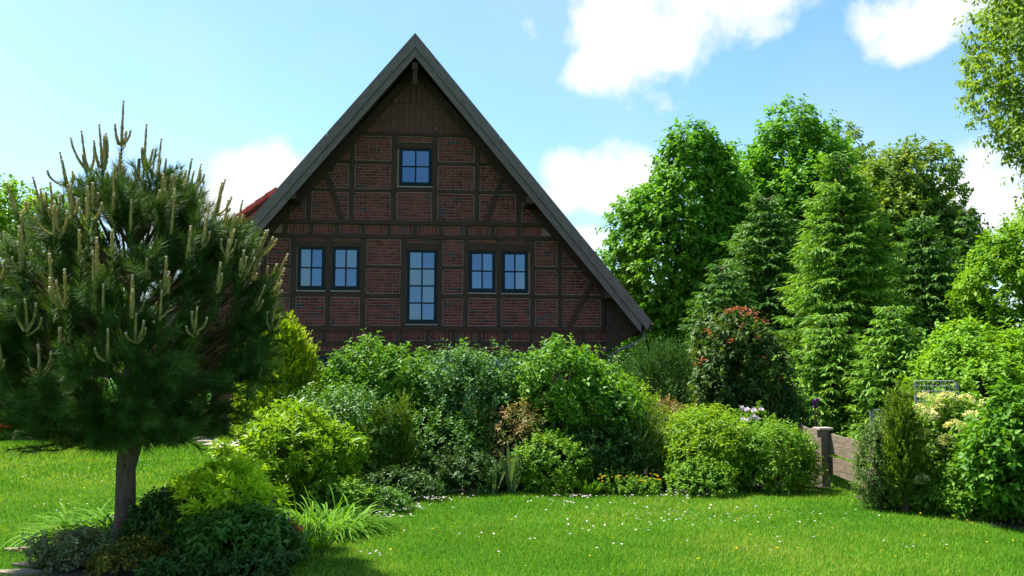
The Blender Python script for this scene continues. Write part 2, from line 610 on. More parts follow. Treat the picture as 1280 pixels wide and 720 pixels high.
def lobed(g, c, rad, k, lobe=.45, place=.62, squash=1.0, top=0.0):
    """lobe centres and radii spread over an ellipsoid; last one is the core"""
    c = np.array(c, dtype=float)
    rad = np.array(rad, dtype=float)
    i = np.arange(k) + .5
    ph = np.arccos(1 - 2 * i / k)
    th = math.pi * (1 + 5 ** .5) * i + g.random() * 6
    d = np.stack([np.cos(th) * np.sin(ph), np.sin(th) * np.sin(ph), np.cos(ph)], 1)
    d = nrm(d + g.normal(size=d.shape) * .18)
    C = c + d * rad * place * g.uniform(.72, 1.2, (k, 1))
    if top:
        f = 1 - top * np.clip((C[:, 2:3] - c[2]) / rad[2], -1, 1)
        C[:, :2] = c[:2] + (C[:, :2] - c[:2]) * f
    Rr = rad[None, :] * lobe * g.uniform(.5, 1.55, (k, 1))
    ext_z = np.max(C[:, 2] + Rr[:, 2] - c[2]) / rad[2]
    ext_x = np.sort((np.abs(C[:, 0] - c[0]) + Rr[:, 0]) / rad[0])[-3:].mean()
    fit = np.array([1 / ext_x, 1 / ext_x, 1 / ext_z])
    C = c + (C - c) * fit
    Rr = Rr * fit
    C = np.concatenate([C, c[None]])
    Rr = np.concatenate([Rr, (rad * .68)[None]])
    return C, Rr


def lobe_points(g, C, Rr, n, shell=.35, inner=.62):
    out_p, out_n = [], []
    w = np.prod(Rr, axis=1) ** (2 / 3)
    w = w / w.sum()
    got = 0
    while got < n:
        m = int((n - got) * 2.2) + 50
        i = g.choice(len(C), m, p=w)
        d = rand_dirs(g, m)
        rr_ = 1 - shell * g.random(m) ** 1.6
        P = C[i] + d * Rr[i] * rr_[:, None]
        q = np.linalg.norm((P[:, None, :] - C[None]) / Rr[None], axis=2)
        q[np.arange(m), i] = 9
        keep = q.min(axis=1) > inner
        P, dd = P[keep], nrm(d[keep] / Rr[i[keep]])
        out_p.append(P)
        out_n.append(dd)
        got += len(P)
    return np.concatenate(out_p)[:n], np.concatenate(out_n)[:n]


def leafy(seed, c, rad, k, shoots, m, sl, Ln, W, lobe=.45, place=.62, droop=.15, upbias=.45, outw=1.0, shell=.4, zmin=.03, top=0.0, rvar=.3, jit=.35, fwd=.5, spread=1.0, inner=.62, fold=.18, L_=None):
    g = np.random.default_rng(seed)
    C, Rr = lobed(g, c, rad, k, lobe, place, top=top)
    P, n_ = lobe_points(g, C, Rr, shoots, shell, inner)
    keep = P[:, 2] > zmin
    P, n_ = P[keep], n_[keep]
    D = n_ * outw + np.array([0, 0, upbias]) + g.normal(size=P.shape) * jit
    # clumps share a tone: smooth pseudo noise over the crown plus a little per shoot
    q = P / (np.mean(rad) * .33)
    tone = .5 + .25 * np.sin(q[:, 0] * 2.1 + seed) * np.cos(q[:, 1] * 1.7 + q[:, 2] * 1.3) + g.normal(size=len(P)) * .17
    lv = L_ or Leaves()
    sls = sl * g.uniform(.6, 1.3, len(P))
    sls[g.random(len(P)) < .07] *= 1.6
    lv.shoots(g, P, D, sls, m, Ln, W, droop=droop, rbase=np.clip(tone, 0, 1), rvar=rvar, fwd=fwd, spread=spread, fold=fold)
    return lv, C, Rr


def local_plant(px, top, Y, half, zb=-.1, depth=.85):
    """base position, ellipsoid centre (local) and radii from the photo outline at distance Y"""
    b = at(px, HOR, Y)
    h = at(px, top, Y).z
    rx = half * Y / F
    return Vector((b.x, Y, 0)), (0, 0, (h + zb) / 2), (rx, rx * depth, (h - zb) / 2), h


def shrub(name, label, px, top, Y, half, mat, seed, k=14, shoots=900, m=8, sl=.12, Ln=.06, W=.03, cat='shrub', group=None, zb=-.12, depth=.85, stems=4, fm='foliage', **kw):
    b, c, rad, h = local_plant(px, top, Y, half, zb, depth)
    t = thing(name, label, cat, b, 0, group)
    lv, C, Rr = leafy(seed, c, rad, k, shoots, m, sl, Ln, W, **kw)
    lv.build(fm, G[mat], t, zmin=.01)
    g = random.Random(seed)
    for i in range(stems):
        a = g.random() * 6.28
        e = Vector((math.cos(a) * rad[0] * .45, math.sin(a) * rad[1] * .45, h * g.uniform(.6, .8)))
        s = Vector((math.cos(a) * .06, math.sin(a) * .06, -.06))
        mid = s.lerp(e, .5) + Vector((g.uniform(-.06, .06), g.uniform(-.06, .06), .05))
        tube('stem', [s, mid, e], [.022 * h / 2 + .008, .016 * h / 2 + .005, .004], M['twig'], t, 5)
    return t, rad, h


def flowers_on(parent, name, pts, mat, size, petals=6, tilt=.5, seed=1, cup=.25):
    """each flower is a part of its plant"""
    g = np.random.default_rng(seed)
    for p in pts:
        lv = Leaves()
        ax = nrm(np.array([g.normal() * tilt, -abs(g.normal()) * tilt - .25, 1.0]))
        ref = nrm(np.cross(ax, [.3, .9, .1]))
        b = np.cross(ax, ref)
        n = petals * 2
        an = np.arange(n) * 6.283 / petals
        rad = ref[None] * np.cos(an)[:, None] + b[None] * np.sin(an)[:, None]
        A = rad + ax[None] * (cup + (np.arange(n) >= petals)[:, None] * .7)
        lv.add(np.tile(np.array(p, dtype=float), (n, 1)), A, np.tile(ax, (n, 1)) - rad * .3, size * .55, size * .42, g.random(n), fold=.1, bend=-.05)
        lv.build(name, G[mat], parent)


# ================================================================== GROUND
gb = bmesh.new()
bmesh.ops.create_grid(gb, x_segments=60, y_segments=60, size=600)
gme = bpy.data.meshes.new('lawn_ground')
gb.to_mesh(gme)
gb.free()
lm, t_, p_, o_ = new_mat('lawn_ground')
c_ = t_.nodes.new('ShaderNodeTexCoord')
n1 = t_.nodes.new('ShaderNodeTexNoise')
n1.inputs['Scale'].default_value = .9
n1.inputs['Detail'].default_value = 6
n2 = t_.nodes.new('ShaderNodeTexNoise')
n2.inputs['Scale'].default_value = 45
n2.inputs['Detail'].default_value = 4
t_.links.new(c_.outputs['Object'], n1.inputs['Vector'])
t_.links.new(c_.outputs['Object'], n2.inputs['Vector'])
r1 = ramp(t_, [(.3, (.02, .085, .003)), (.55, (.034, .12, .004)), (.75, (.065, .14, .008))])
r2 = ramp(t_, [(.3, (.45, .45, .45)), (.65, (1.1, 1.1, 1.0))])
t_.links.new(n1.outputs['Fac'], r1.inputs[0])
t_.links.new(n2.outputs['Fac'], r2.inputs[0])
mm = t_.nodes.new('ShaderNodeMix')
mm.data_type = 'RGBA'
mm.blend_type = 'MULTIPLY'
mm.inputs['Factor'].default_value = 1
t_.links.new(r1.outputs[0], mm.inputs['A'])
t_.links.new(r2.outputs[0], mm.inputs['B'])
t_.links.new(mm.outputs['Result'], p_.inputs['Base Color'])
p_.inputs['Roughness'].default_value = .9
p_.inputs['Specular IOR Level'].default_value = .05
b_ = t_.nodes.new('ShaderNodeBump')
b_.inputs['Strength'].default_value = .6
b_.inputs['Distance'].default_value = .03
t_.links.new(n2.outputs['Fac'], b_.inputs['Height'])
t_.links.new(b_.outputs[0], p_.inputs['Normal'])
structure(link('lawn_ground', gme, lm))

bed_px = [(20, 760), (46, 700), (92, 676), (116, 652), (185, 626), (245, 606), (300, 588), (325, 570), (330, 549), (760, 548), (905, 537), (985, 545), (1034, 600), (1038, 611), (950, 614), (850, 616), (740, 618), (640, 614), (548, 619), (515, 627), (468, 646), (404, 668), (368, 700), (345, 760)]
bed2_px = [(1066, 622), (1130, 636), (1200, 649), (1300, 668), (1350, 680), (1350, 590), (1180, 545), (1095, 590)]
bed1 = [ground(x, y) for x, y in bed_px]
bed2 = [ground(x, y) for x, y in bed2_px]


def soften(poly, n=6, amp=.06, seed=1):
    g = random.Random(seed)
    outp = []
    for i in range(len(poly)):
        a, b = poly[i], poly[(i + 1) % len(poly)]
        for k in range(n):
            p = a.lerp(b, k / n)
            outp.append((p.x + g.uniform(-amp, amp), p.y + g.uniform(-amp, amp)))
    return outp


def inside(X, Y, poly):
    r = np.zeros(len(X), dtype=bool)
    n = len(poly)
    for i in range(n):
        x0, y0 = poly[i]
        x1, y1 = poly[(i + 1) % n]
        c = ((y0 > Y) != (y1 > Y)) & (X < (x1 - x0) * (Y - y0) / (y1 - y0 + 1e-12) + x0)
        r ^= c
    return r


bed1s, bed2s = soften(bed1, seed=1), soften(bed2, seed=2)
for pts in (bed1s, bed2s):
    bm = bmesh.new()
    vs = [bm.verts.new((p[0], p[1], .006)) for p in pts]
    f = bm.faces.new(vs)
    if f.normal.z < 0:
        f.normal_flip()
    bmesh.ops.triangulate(bm, faces=[f])
    bm.normal_update()
    for f in bm.faces:
        if f.normal.z < 0:
            f.normal_flip()
    me = bpy.data.meshes.new('garden_bed')
    bm.to_mesh(me)
    bm.free()
    structure(link('garden_bed', me, M['soil']))

# ================================================================== HOUSE
PHI = R(4.5)
O_ = at(519, HOR, 24.6)
O_.z = 0
U_ = Vector((math.cos(PHI), math.sin(PHI), 0))
NF = Vector((math.sin(PHI), -math.cos(PHI), 0))      # facade normal, towards the camera
house = thing('half_timbered_house', 'brick half-timbered house with steep grey-edged gable and dark blue windows', 'house', O_, PHI)


def fl(x, y, w=0.0):
    """photo pixel -> (u, z) on the plane w metres in front of the facade"""
    d = ray(x, y)
    o = Vector((0, 0, EYE))
    t = (w - (o - O_).dot(NF)) / d.dot(NF)
    p = o + d * t - O_
    return p.dot(U_), p.z


def U(x, y, w=0.0):
    return fl(x, y, w)[0]


def Z(y, w=0.0, x0=400, x1=640):
    return (fl(x0, y, w)[1] + fl(x1, y, w)[1]) / 2


def timber(name, a, b, width, w0=-.04, w1=.05, mat='timber', parent=None, bevel=.008, wob=.006):
    a, b = Vector((a[0], 0, a[1])), Vector((b[0], 0, b[1]))
    ln = (b - a).length
    me = box_mesh(name, ln, w1 - w0, width, bevel, wob=wob, seg=max(1, int(ln / .6)) if wob else 1)
    an = math.atan2(b.z - a.z, b.x - a.x)
    mid = (a + b) / 2
    return link(name, me, M[mat], parent or house, (mid.x, -(w0 + w1) / 2, mid.z), (0, -an, 0))


OV = .85                                             # gable overhang
apex = fl(519, 45, OV)
eaveR = fl(815, 406, OV)
SL = (apex[1] - eaveR[1]) / (eaveR[0] - apex[0])
uA = apex[0]
eaveL = (2 * uA - eaveR[0], eaveR[1])
uR = U(757, 400)
uL = 2 * uA - uR
DEPTH = 12.0
slope_len = math.hypot(eaveR[0] - uA, apex[1] - eaveR[1])
# wall body: gable prism, mortar showing between bricks
rr0, rr1 = fl(586.7, 174.6), fl(750.7, 366.7)
SLW = (rr0[1] - rr1[1]) / (rr1[0] - rr0[0])          # slope of the rafter line on the wall
zW = rr0[1] + SLW * (rr0[0] - uA)                    # where both rafter lines meet


def zraf(u):                                          # lower edge of the wall rafters
    return zW - SLW * abs(u - uA)


def roofz(u):
    return apex[1] - SL * abs(u - uA)


zcorner = zraf(uR)
link('wall', prism_mesh('wall', [(uL, 0), (uR, 0), (uR, zcorner + .15), (uA, zW + .2), (uL, zcorner + .15)], 0, DEPTH), M['mortar'], house)

# --- bricks ---------------------------------------------------------
holes = []                                            # window rectangles (u0,u1,z0,z1)
bricks = []                                           # (u, z, lu, lz, kind)
gr = random.Random(11)


def fill(u0, u1, z0, z1, soldier=False):
    bd = min(.026, (z1 - z0) * .12)
    u0, u1, z0, z1 = u0 + bd, u1 - bd, z0 + bd, z1 - bd
    if u1 - u0 < .05 or z1 - z0 < .03:
        return
    if soldier:
        n = max(1, round((u1 - u0) / .088))
        s = (u1 - u0) / n
        for i in range(n):
            bricks.append((u0 + s * (i + .5), (z0 + z1) / 2, s - .024, (z1 - z0), gr.random()))
        return
    n = max(1, round((z1 - z0) / .0835))
    ch = (z1 - z0) / n
    for r in range(n):
        z = z0 + ch * (r + .5)
        u = u0
        first = True
        while u < u1 - .03:
            ln = gr.choice([.238, .238, .238, .238, .113]) if not (first and r % 2) else gr.choice([.113, .17])
            first = False
            if u1 - (u + ln) < .07:
                ln = u1 - u
            if ln > .31:
                ln = ln / 2
            uc = u + ln / 2
            edge_u = max(abs(u - uA), abs(u + ln - uA))
            if zW - SLW * edge_u + .27 > z + ch / 2:
                bricks.append((uc, z, ln - .020, ch - .022, gr.random()))
            u += ln


def wz(y):
    return Z(y)


# posts, rails -------------------------------------------------------
up_posts = [(386, 258, 6), (439.8, 225, 6.5), (492.5, 220, 7), (543.5, 220, 7), (596.3, 230, 6), (648, 260, 6)]
z_top = (wz(170.5), wz(166.5))
z_r1 = (wz(206), wz(202))
z_r2 = (wz(241), wz(237))
z_b1 = (wz(282), wz(276.3))
pu = [(U(x, y) - w * .0112, U(x, y) + w * .0112) for x, y, w in up_posts]
bounds_hi = [(uL, uL)] + pu + [(uR, uR)]
win_up = (U(499, 210), U(540, 210), wz(233.5), wz(186))
for i in range(len(bounds_hi) - 1):
    a, b = bounds_hi[i][1], bounds_hi[i + 1][0]
    mid = .5 * (a + b)
    is_win = i == 3
    if is_win:
        fill(a, b, z_b1[1], wz(240))
        fill(a, b, wz(178), z_top[0])
    else:
        fill(a, b, z_b1[1], z_r2[0])
        fill(a, b, z_r2[1], z_r1[0])
        fill(a, b, z_r1[1], z_top[0])


def rail(za, zb, ua, ub, name='rail', w1=.05):
    m = (za + zb) / 2
    lim = abs((zW - m) / SLW)
    ua, ub = max(ua, uA - lim), min(ub, uA + lim)
    if ub - ua > .05:
        timber(name, (ua, m), (ub, m), abs(zb - za), w1=w1)


def post(ua, ub, za, zb, name='post', w1=.056):
    m = (ua + ub) / 2
    zb = min(zb, zraf(m) + .05)
    if zb - za > .05:
        timber(name, (m, za), (m, zb), ub - ua, w1=w1)


for i, (a, b) in enumerate(pu):
    post(a, b, z_b1[1], z_top[0] if abs((a + b) / 2 - uA) < 1.2 else 99)
for i in range(len(bounds_hi) - 1):
    a, b = bounds_hi[i][1], bounds_hi[i + 1][0]
    if i == 3:
        rail(wz(240), wz(235.4), a, b)
        rail(wz(185.6), wz(178.2), a, b, 'lintel')
    else:
        rail(*z_r1, a, b)
        rail(*z_r2, a, b)
rail(z_top[0], z_top[1], uL, uR, 'beam', .062)
rail(z_b1[0], z_b1[1], uL, uR, 'beam', .10)
timber('brace', fl(407.5, 215), fl(428, 277), .125, w1=.066)
timber('brace', fl(627.5, 222), fl(607, 279), .125, w1=.066)

# joist band 1
z_j1 = (wz(294), wz(282))
z_p1 = (wz(299.3), wz(294))
joints = [U(324.5 + 32.35 * k, 288) for k in range(-1, 13)]


def joist_row(js, z0, z1):
    for k, j in enumerate(js):
        if zraf(j) < z1 or j < uL or j > uR:
            continue
        timber('joist_end', (j, z0), (j, z1), .125, w1=.075, wob=0)
    for a, b in zip(js[:-1], js[1:]):
        if zraf(max(a, b, key=lambda q: abs(q - uA))) > z1 - .1 and a > uL - .4 and b < uR + .4:
            fill(max(a + .0625, uL), min(b - .0625, uR), z0, z1, True)


joist_row(joints, *z_j1)
rail(z_p1[0], z_p1[1], uL, uR, 'beam', .07)

# main upper storey
lo_posts = [(288, 350, 6.5), (329.5, 340, 7), (367, 330, 6.5), (410.5, 340, 6.5), (454, 340, 6.5), (504, 340, 6), (550, 345, 6), (582, 345, 6), (623.5, 345, 5.5), (665.5, 345, 5.5), (699.5, 360, 5.5), (754, 390, 6)]
lu = [(U(x, y) - w * .0112, U(x, y) + w * .0112) for x, y, w in lo_posts]
lu[0] = (uL, uL + .14)
z_l1 = (wz(336), wz(332))
z_l2 = (wz(372.5), wz(367.5))
z_b2 = (wz(414), wz(407.5))
wins = {2: (372, 406.5, 310.5, 364), 3: (415, 450, 310.5, 364), 5: (508, 546.7, 312.7, 405), 7: (586, 619.3, 313.5, 365.5), 8: (627, 660, 313.8, 365.8)}
for i in range(len(lu) - 1):
    a, b = lu[i][1], lu[i + 1][0]
    if i in wins:
        x0, x1, y0, y1 = wins[i]
        fill(a, b, wz(303.6), z_p1[0])
        if i != 5:
            fill(a, b, z_b2[1], wz(371.5))
            rail(wz(371.5), wz(366.2), a, b)
        rail(wz(y0 - .3), wz(303.6), a, b, 'lintel')
    else:
        fill(a, b, z_b2[1], z_l2[0])
        fill(a, b, z_l2[1], z_l1[0])
        fill(a, b, z_l1[1], z_p1[0])
        rail(*z_l1, a, b)
        rail(*z_l2, a, b)
for a, b in lu:
    post(a, b, z_b2[1], z_p1[0])
rail(z_b2[0], z_b2[1], uL, uR, 'beam', .11)
timber('brace', fl(741, 350), fl(711, 409), .125, w1=.066)
timber('brace', (2 * uA - U(741, 350), fl(741, 350)[1]), (2 * uA - U(711, 409), fl(711, 409)[1]), .125, w1=.066)
# joist band 2
joints2 = [U(307.5 + 32.4 * k, 420) for k in range(-1, 15)]
z_j2 = (wz(426), wz(414))
joist_row(joints2, *z_j2)
rail(wz(432.3), wz(426), uL, uR, 'beam', .07)
# ground floor
z_g = wz(444)
fill(uL + .1, uR - .1, wz(438.5), wz(432.3))
rail(z_g, wz(438.5), uL, uR, 'beam', .07)
gposts = [uL + .08, U(372, 460), U(413, 460), U(470, 460), U(512, 460), U(566, 460), U(610, 460), U(654, 460), U(700, 460), uR - .08]
gw = {1: 1, 4: 1, 6: 1}
for p in gposts:
    timber('post', (p, .3), (p, z_g), .15, w1=.056)
timber('beam', (uL, .24), (uR, .24), .14, w1=.07)
for i in range(len(gposts) - 1):
    a, b = gposts[i] + .075, gposts[i + 1] - .075
    if i in gw:
        fill(a, b, .31, .95)
    else:
        fill(a, b, .31, 1.22)
        timber('rail', (a, 1.28), (b, 1.28), .12)
        fill(a, b, 1.34, z_g)
fill(uL, uR, .01, .17)

# wall rafters
n_raf = Vector((SLW, 1)).normalized()
for s in (-1, 1):
    e = uR + .05 - uA
    a = (uA, zW + .17)
    b = (uA + s * e, zW + .17 - SLW * e)
    timber('rafter', a, b, .24, w1=.085)

# create brick objects: the ones that show largest are single parts, the others one joined part
unit = {}
kinds = [('brick_red', .58), ('brick_brown', .92), ('brick_orange', .955), ('brick_blue', 1.01)]


def kind_of(r):
    for i, (k, lim) in enumerate(kinds):
        if r < lim:
            return i


for i, (k, _) in enumerate(kinds):
    unit[i] = box_mesh('brick', 1, 1, 1, 0)
    unit[i].materials.append(M[k])
vis = [q for q in bricks if q[1] > wz(414) and not (q[0] < U(335, 350))]
vis.sort(key=lambda q: -(q[2] * q[3]))
single = set(id(q) for q in vis[:300])
Vb, Tb, Ib = [], [], []
cube = np.array([(x, y, z) for x in (-.5, .5) for y in (-.5, .5) for z in (-.5, .5)])
cf = np.array([(0, 1, 3, 2), (4, 6, 7, 5), (0, 4, 5, 1), (2, 3, 7, 6), (0, 2, 6, 4), (1, 5, 7, 3)])
nb = 0
for q in bricks:
    u, z, l_, h_, r = q
    k = kind_of(r)
    dep = .045 + .004 * gr.uniform(-1, 1)
    ang = gr.gauss(0, .006)
    if id(q) in single:
        link('brick', unit[k], None, house, (u, -.0, z), (0, ang, 0), (l_, dep, h_))
    else:
        V = cube * np.array([l_, dep, h_])
        ca, sa = math.cos(ang), math.sin(ang)
        V = np.stack([V[:, 0] * ca + V[:, 2] * sa, V[:, 1], -V[:, 0] * sa + V[:, 2] * ca], 1) + np.array([u, 0, z])
        Vb.append(V)
        Tb.append(cf + nb)
        Ib += [k] * 6
        nb += 8
o = link('brickwork', np_mesh('brickwork', np.concatenate(Vb), np.concatenate(Tb), mat_idx=Ib), [M[k] for k, _ in kinds], house)
o['kind'] = 'stuff'

# --- gable boards ----------------------------------------------------
zb0 = z_top[1]
zb1 = wz(129)
lim = (zW - zb0) / SLW
w_b = .165
nbd = int(2 * lim / w_b) + 1
for i in range(nbd):
    c = uA + (i - (nbd - 1) / 2) * w_b
    zt = zraf(c) + .12
    if zt - zb0 < .1:
        continue
    zm = min(zb1, zt)
    timber('gable_board', (c, zb0 + gr.uniform(-.02, .0)), (c, zm), w_b - .008, -.03, .03 + gr.uniform(-.006, .006), 'board', wob=0, bevel=.006)
    if zt > zb1 + .05:
        timber('gable_board', (c + .03, zb1 - .03), (c + .03, zt), w_b - .008, -.0, .055 + gr.uniform(-.006, .006), 'board', wob=0, bevel=.006)

# --- windows -----------------------------------------------------------


def bars(rects, y0, y1):
    V, Fs = [], []
    for (a, b, c, d) in rects:
        n = len(V)
        V += [(a, y0, c), (b, y0, c), (b, y0, d), (a, y0, d), (a, y1, c), (b, y1, c), (b, y1, d), (a, y1, d)]
        Fs += [[n + i for i in f] for f in ((0, 1, 2, 3), (7, 6, 5, 4), (0, 4, 5, 1), (1, 5, 6, 2), (2, 6, 7, 3), (3, 7, 4, 0))]
    return V, Fs


def window(u0, u1, z0, z1, rows, cols=2, sill=True, label=None, side=True):
    w, h = u1 - u0, z1 - z0
    fw = .095
    bt = .125
    V, Fs = bars([(u0, u0 + fw, z0, z1), (u1 - fw, u1, z0, z1), (u0 + fw, u1 - fw, z1 - fw * .75, z1), (u0 + fw, u1 - fw, z0, z0 + bt)], -.035, .0)
    wd = link('window', poly_mesh('window', V, Fs), M['frame'], house)
    iu0, iu1, iz0, iz1 = u0 + fw, u1 - fw, z0 + bt, z1 - fw * .75
    mw = .042
    pw = (iu1 - iu0 - mw * (cols - 1)) / cols
    ph = (iz1 - iz0 - mw * (rows - 1)) / rows
    for r in range(1, rows):
        zz = iz0 + r * ph + (r - 1) * mw
        V, Fs = bars([(iu0, iu1, zz, zz + mw)], -.028, -.002)
        link('muntin', poly_mesh('muntin', V, Fs), M['frame'], wd)
    for c in range(1, cols):
        uu = iu0 + c * pw + (c - 1) * mw
        V, Fs = bars([(uu, uu + mw, iz0, iz1)], -.031, -.003)
        link('muntin', poly_mesh('muntin', V, Fs), M['frame'], wd)
    for r in range(rows):
        for c in range(cols):
            a = iu0 + c * (pw + mw)
            b = iz0 + r * (ph + mw)
            me = poly_mesh('pane', *bars([(a - .004, a + pw + .004, b - .004, b + ph + .004)], -.016, -.006))
            me.transform(Matrix.Translation(-Vector((a + pw / 2, 0, b + ph / 2))))
            link('pane', me, M['glass'], wd, (a + pw / 2, 0, b + ph / 2), (gr.uniform(-.02, .03), 0, gr.uniform(-.03, .03)))
    if sill:
        V, Fs = bars([(u0 - .02, u1 + .02, z0 - .032, z0 - .004)], -.085, .02)
        link('sill', poly_mesh('sill', V, Fs), M['sill'], wd)
    return wd


window(*win_up, 2)
for i, (x0, x1, y0, y1) in wins.items():
    window(U(x0, (y0 + y1) / 2), U(x1, (y0 + y1) / 2), wz(y1), wz(y0), 4 if i == 5 else 2)
for i in gw:
    window(gposts[i] + .085, gposts[i + 1] - .085, 1.0, z_g - .03, 2)

# --- roof ---------------------------------------------------------------
nU = Vector((SL, 1)).normalized()                     # outward normal of the right slope in (u,z)
roof = link('roof', prism_mesh('roof', [(uA, apex[1] - .04), (eaveR[0], eaveR[1] - .04), (eaveR[0] - .02, eaveR[1] - .2), (uA, apex[1] - .24), (eaveL[0] + .02, eaveL[1] - .2), (eaveL[0], eaveL[1] - .04)], -OV + .03, DEPTH + .7), M['soffit'], house)


def slope_board(name, s, d0, d1, t0, t1, w0, w1, mat, parent, plumb=True):
    """board along slope s, vertical drop d0..d1 below the roof line, from t0 to t1 (fractions of run)"""
    run = eaveR[0] - uA

    def pt(t, d):
        return (uA + s * run * t, apex[1] - SL * run * t - d)
    e = 0.0 if t0 > 0 else 0
    pts = [pt(t0, d0), pt(t1, d0), pt(t1 - (0 if t1 < 1 else .022), d1), pt(t0, d1)]
    me = prism_mesh(name, pts, 0, w1 - w0)
    mid = Vector(((pts[0][0] + pts[1][0]) / 2, 0, (pts[0][1] + pts[1][1]) / 2))
    me.transform(Matrix.Translation(-mid))
    an = math.atan2(-s * SL, 1) if s > 0 else math.atan2(SL, 1)
    rot = Matrix.Rotation(-(-an), 4, 'Y')
    me.transform(rot)
    return link(name, me, M[mat], parent, (mid.x, -w1, mid.z), rot.inverted().to_euler())


for s in (-1, 1):
    for (t0, t1) in ((0, .36), (.3615, .7), (.7015, 1.0)):
        slope_board('barge_board', s, -.08, .315, t0, t1, OV, OV + .035, 'barge', roof)
    for (t0, t1) in ((0, .52), (.5215, .955)):
        slope_board('barge_board', s, .317, .585, t0, t1, OV - .06, OV - .012, 'barge', roof)
    # rafters under the overhang
    for q in (.2, .55):
        slope_board('verge_rafter', s, .25, .45, .03, .97, q, q + .08, 'soffit', roof)
    for j in range(15):
        slope_board('eave_rafter', s, .21, .38, .79, .985, -(.3 + j * .8) - .08, -(.3 + j * .8), 'soffit', roof)

# purlin ends
for (x, y, sz) in ((367, 246, .2), (662, 252, .2)):
    u, z = fl(x, y, .6)
    link('purlin_end', box_mesh('purlin_end', sz, .8, sz, .012), M['timber'], house, (u, -.42, z))
for u, z in (fl(760, 369, .6), (2 * uA - fl(760, 369, .6)[0], fl(760, 369, .6)[1])):
    link('purlin_end', box_mesh('purlin_end', .22, .75, .2, .012), M['timber'], house, (u, -.4, z))
u0, z0 = fl(519, 78, .75)
u1, z1 = fl(519, 106, .75)
link('ridge_post', box_mesh('ridge_post', .13, .13, z0 - z1, .012), M['timber'], house, (u0, -.7, (z0 + z1) / 2))
link('ridge_purlin', box_mesh('ridge_purlin', .16, .8, .2, .012), M['timber'], house, (uA, -.42, z0 - .12))

# eave boards closing the overhang beside the wall
for s in (-1, 1):
    A = Vector(fl(757.8, 366, .3))
    E = Vector(fl(803, 411, .3))
    B = Vector(fl(757.8, 441, .3))
    ns = 6
    for k in range(ns):
        f0, f1 = k / ns, (k + .94) / ns
        q = [A + (B - A) * f0, E + (B - E) * f0, E + (B - E) * f1, A + (B - A) * f1]
        q = [(p.x if s > 0 else 2 * uA - p.x, p.y) for p in q]
        link('eave_board', prism_mesh('eave_board', q, -.32 + .006 * (k % 2), -.28), M['soffit'], house)
# gutter and downpipe on the right
gp = fl(806, 412, .6)
link('gutter', tube_mesh := np_mesh('gutter', *tube_arrays([(eaveR[0] + .03, -OV + .1, eaveR[1] - .16), (eaveR[0] + .03, DEPTH + .6, eaveR[1] - .2)], [.06, .06], 8), smooth=True), M['zinc'], house)
d0 = fl(805, 412, .5)
d1 = fl(804.5, 424, .5)
d2 = fl(762, 442, .2)
tube('downpipe', [(d0[0], -.5, d0[1]), (d1[0], -.5, d1[1]), (d1[0] - .06, -.49, d1[1] - .03), (d2[0] + .05, -.2, d2[1]), (d2[0], -.19, d2[1] - .06), (d2[0], -.19, .02)], [.045] * 6, M['zinc'], house, 8)

# roof covering: two fields of pantiles, one joined part each, plus ridge tiles
tile_run = eaveR[0] - uA


def tile_field(s):
    rows, cols = 30, 62
    V, T = [], []
    lw = (DEPTH + .7 + OV - .05) / cols
    n = 0
    for r in range(rows):
        t0, t1 = r / rows, (r + 1.12) / rows
        for c in range(cols):
            y0 = -OV + .16 + c * lw
            for (t, lift) in ((t0, .015), (min(t1, 1.01), .05)):
                u = uA + s * tile_run * t
                z = apex[1] - SL * tile_run * t
                for k in range(5):
                    f = k / 4
                    hgt = (.045 * math.sin(math.pi * min(1, f * 1.35)) if f < .74 else -.012) + lift
                    V.append((u + s * nU[0] * hgt, y0 + f * lw * 1.03, z + nU[1] * hgt))
            for k in range(4):
                T.append((n + k, n + k + 1, n + 6 + k, n + 5 + k))
            n += 10
    o = link('roof_tiles', np_mesh('roof_tiles', V, T), M['tile'], roof)
    o['kind'] = 'stuff'


tile_field(-1)
tile_field(1)
V, T = tube_arrays([(0, 0, 0), (0, .4, .0)], [.13, .115], 10)
ridge_me = np_mesh('ridge_tile', V, T, smooth=True)
ridge_me.materials.append(M['tile'])
for k in range(33):
    link('ridge_tile', ridge_me, None, roof, (uA, -OV + .3 + k * .4, apex[1] - .06))

# shed dormer with lit tiles on the left slope
DW = -3.2
a_ = Vector(fl(348, 236, DW))
b_ = Vector(fl(258, 299, DW))
dv = (a_ - b_).normalized()
# run the dormer roof up until it meets the main slope
k_ = 0
top_ = a_.copy()
while top_.y < roofz(top_.x) - .0 and k_ < 400:
    top_ += dv * .02
    k_ += 1
dn = Vector((-dv.y, dv.x))
bot_ = b_.copy()
dorm = link('dormer', prism_mesh('dormer', [top_, bot_, bot_ - Vector((0, .16)), top_ - Vector((0, .16))], 3.2, 7.4), M['soffit'], house)
zc = roofz(bot_.x + .3)
wall_pts = [(bot_.x + .3, zc - .1), (bot_.x + .3, bot_.y + dv.y / dv.x * .3 - .17), (top_.x, top_.y - .17), (top_.x + .1, top_.y - .6)]
link('cheek', prism_mesh('cheek', wall_pts, 3.34, 7.26), M['tile'], dorm)
V, T = tube_arrays([(0, 0, 0), (.19, 0, 0), (.37, 0, 0), (.41, 0, 0)], [.072, .078, .10, .112], 10)
vt_me = np_mesh('verge_tile', V, T, smooth=True)
vt_me.materials.append(M['tile'])
ln_ = (top_ - bot_).length
ang = math.atan2(dv.y, dv.x)
nv = int(ln_ / .36)
for k in range(nv):
    p = top_ - dv * (.02 + .36 * k)
    link('verge_tile', vt_me, None, dorm, (p.x + dn.x * .04, 3.2, p.y + dn.y * .04), (0, math.pi - ang, 0))
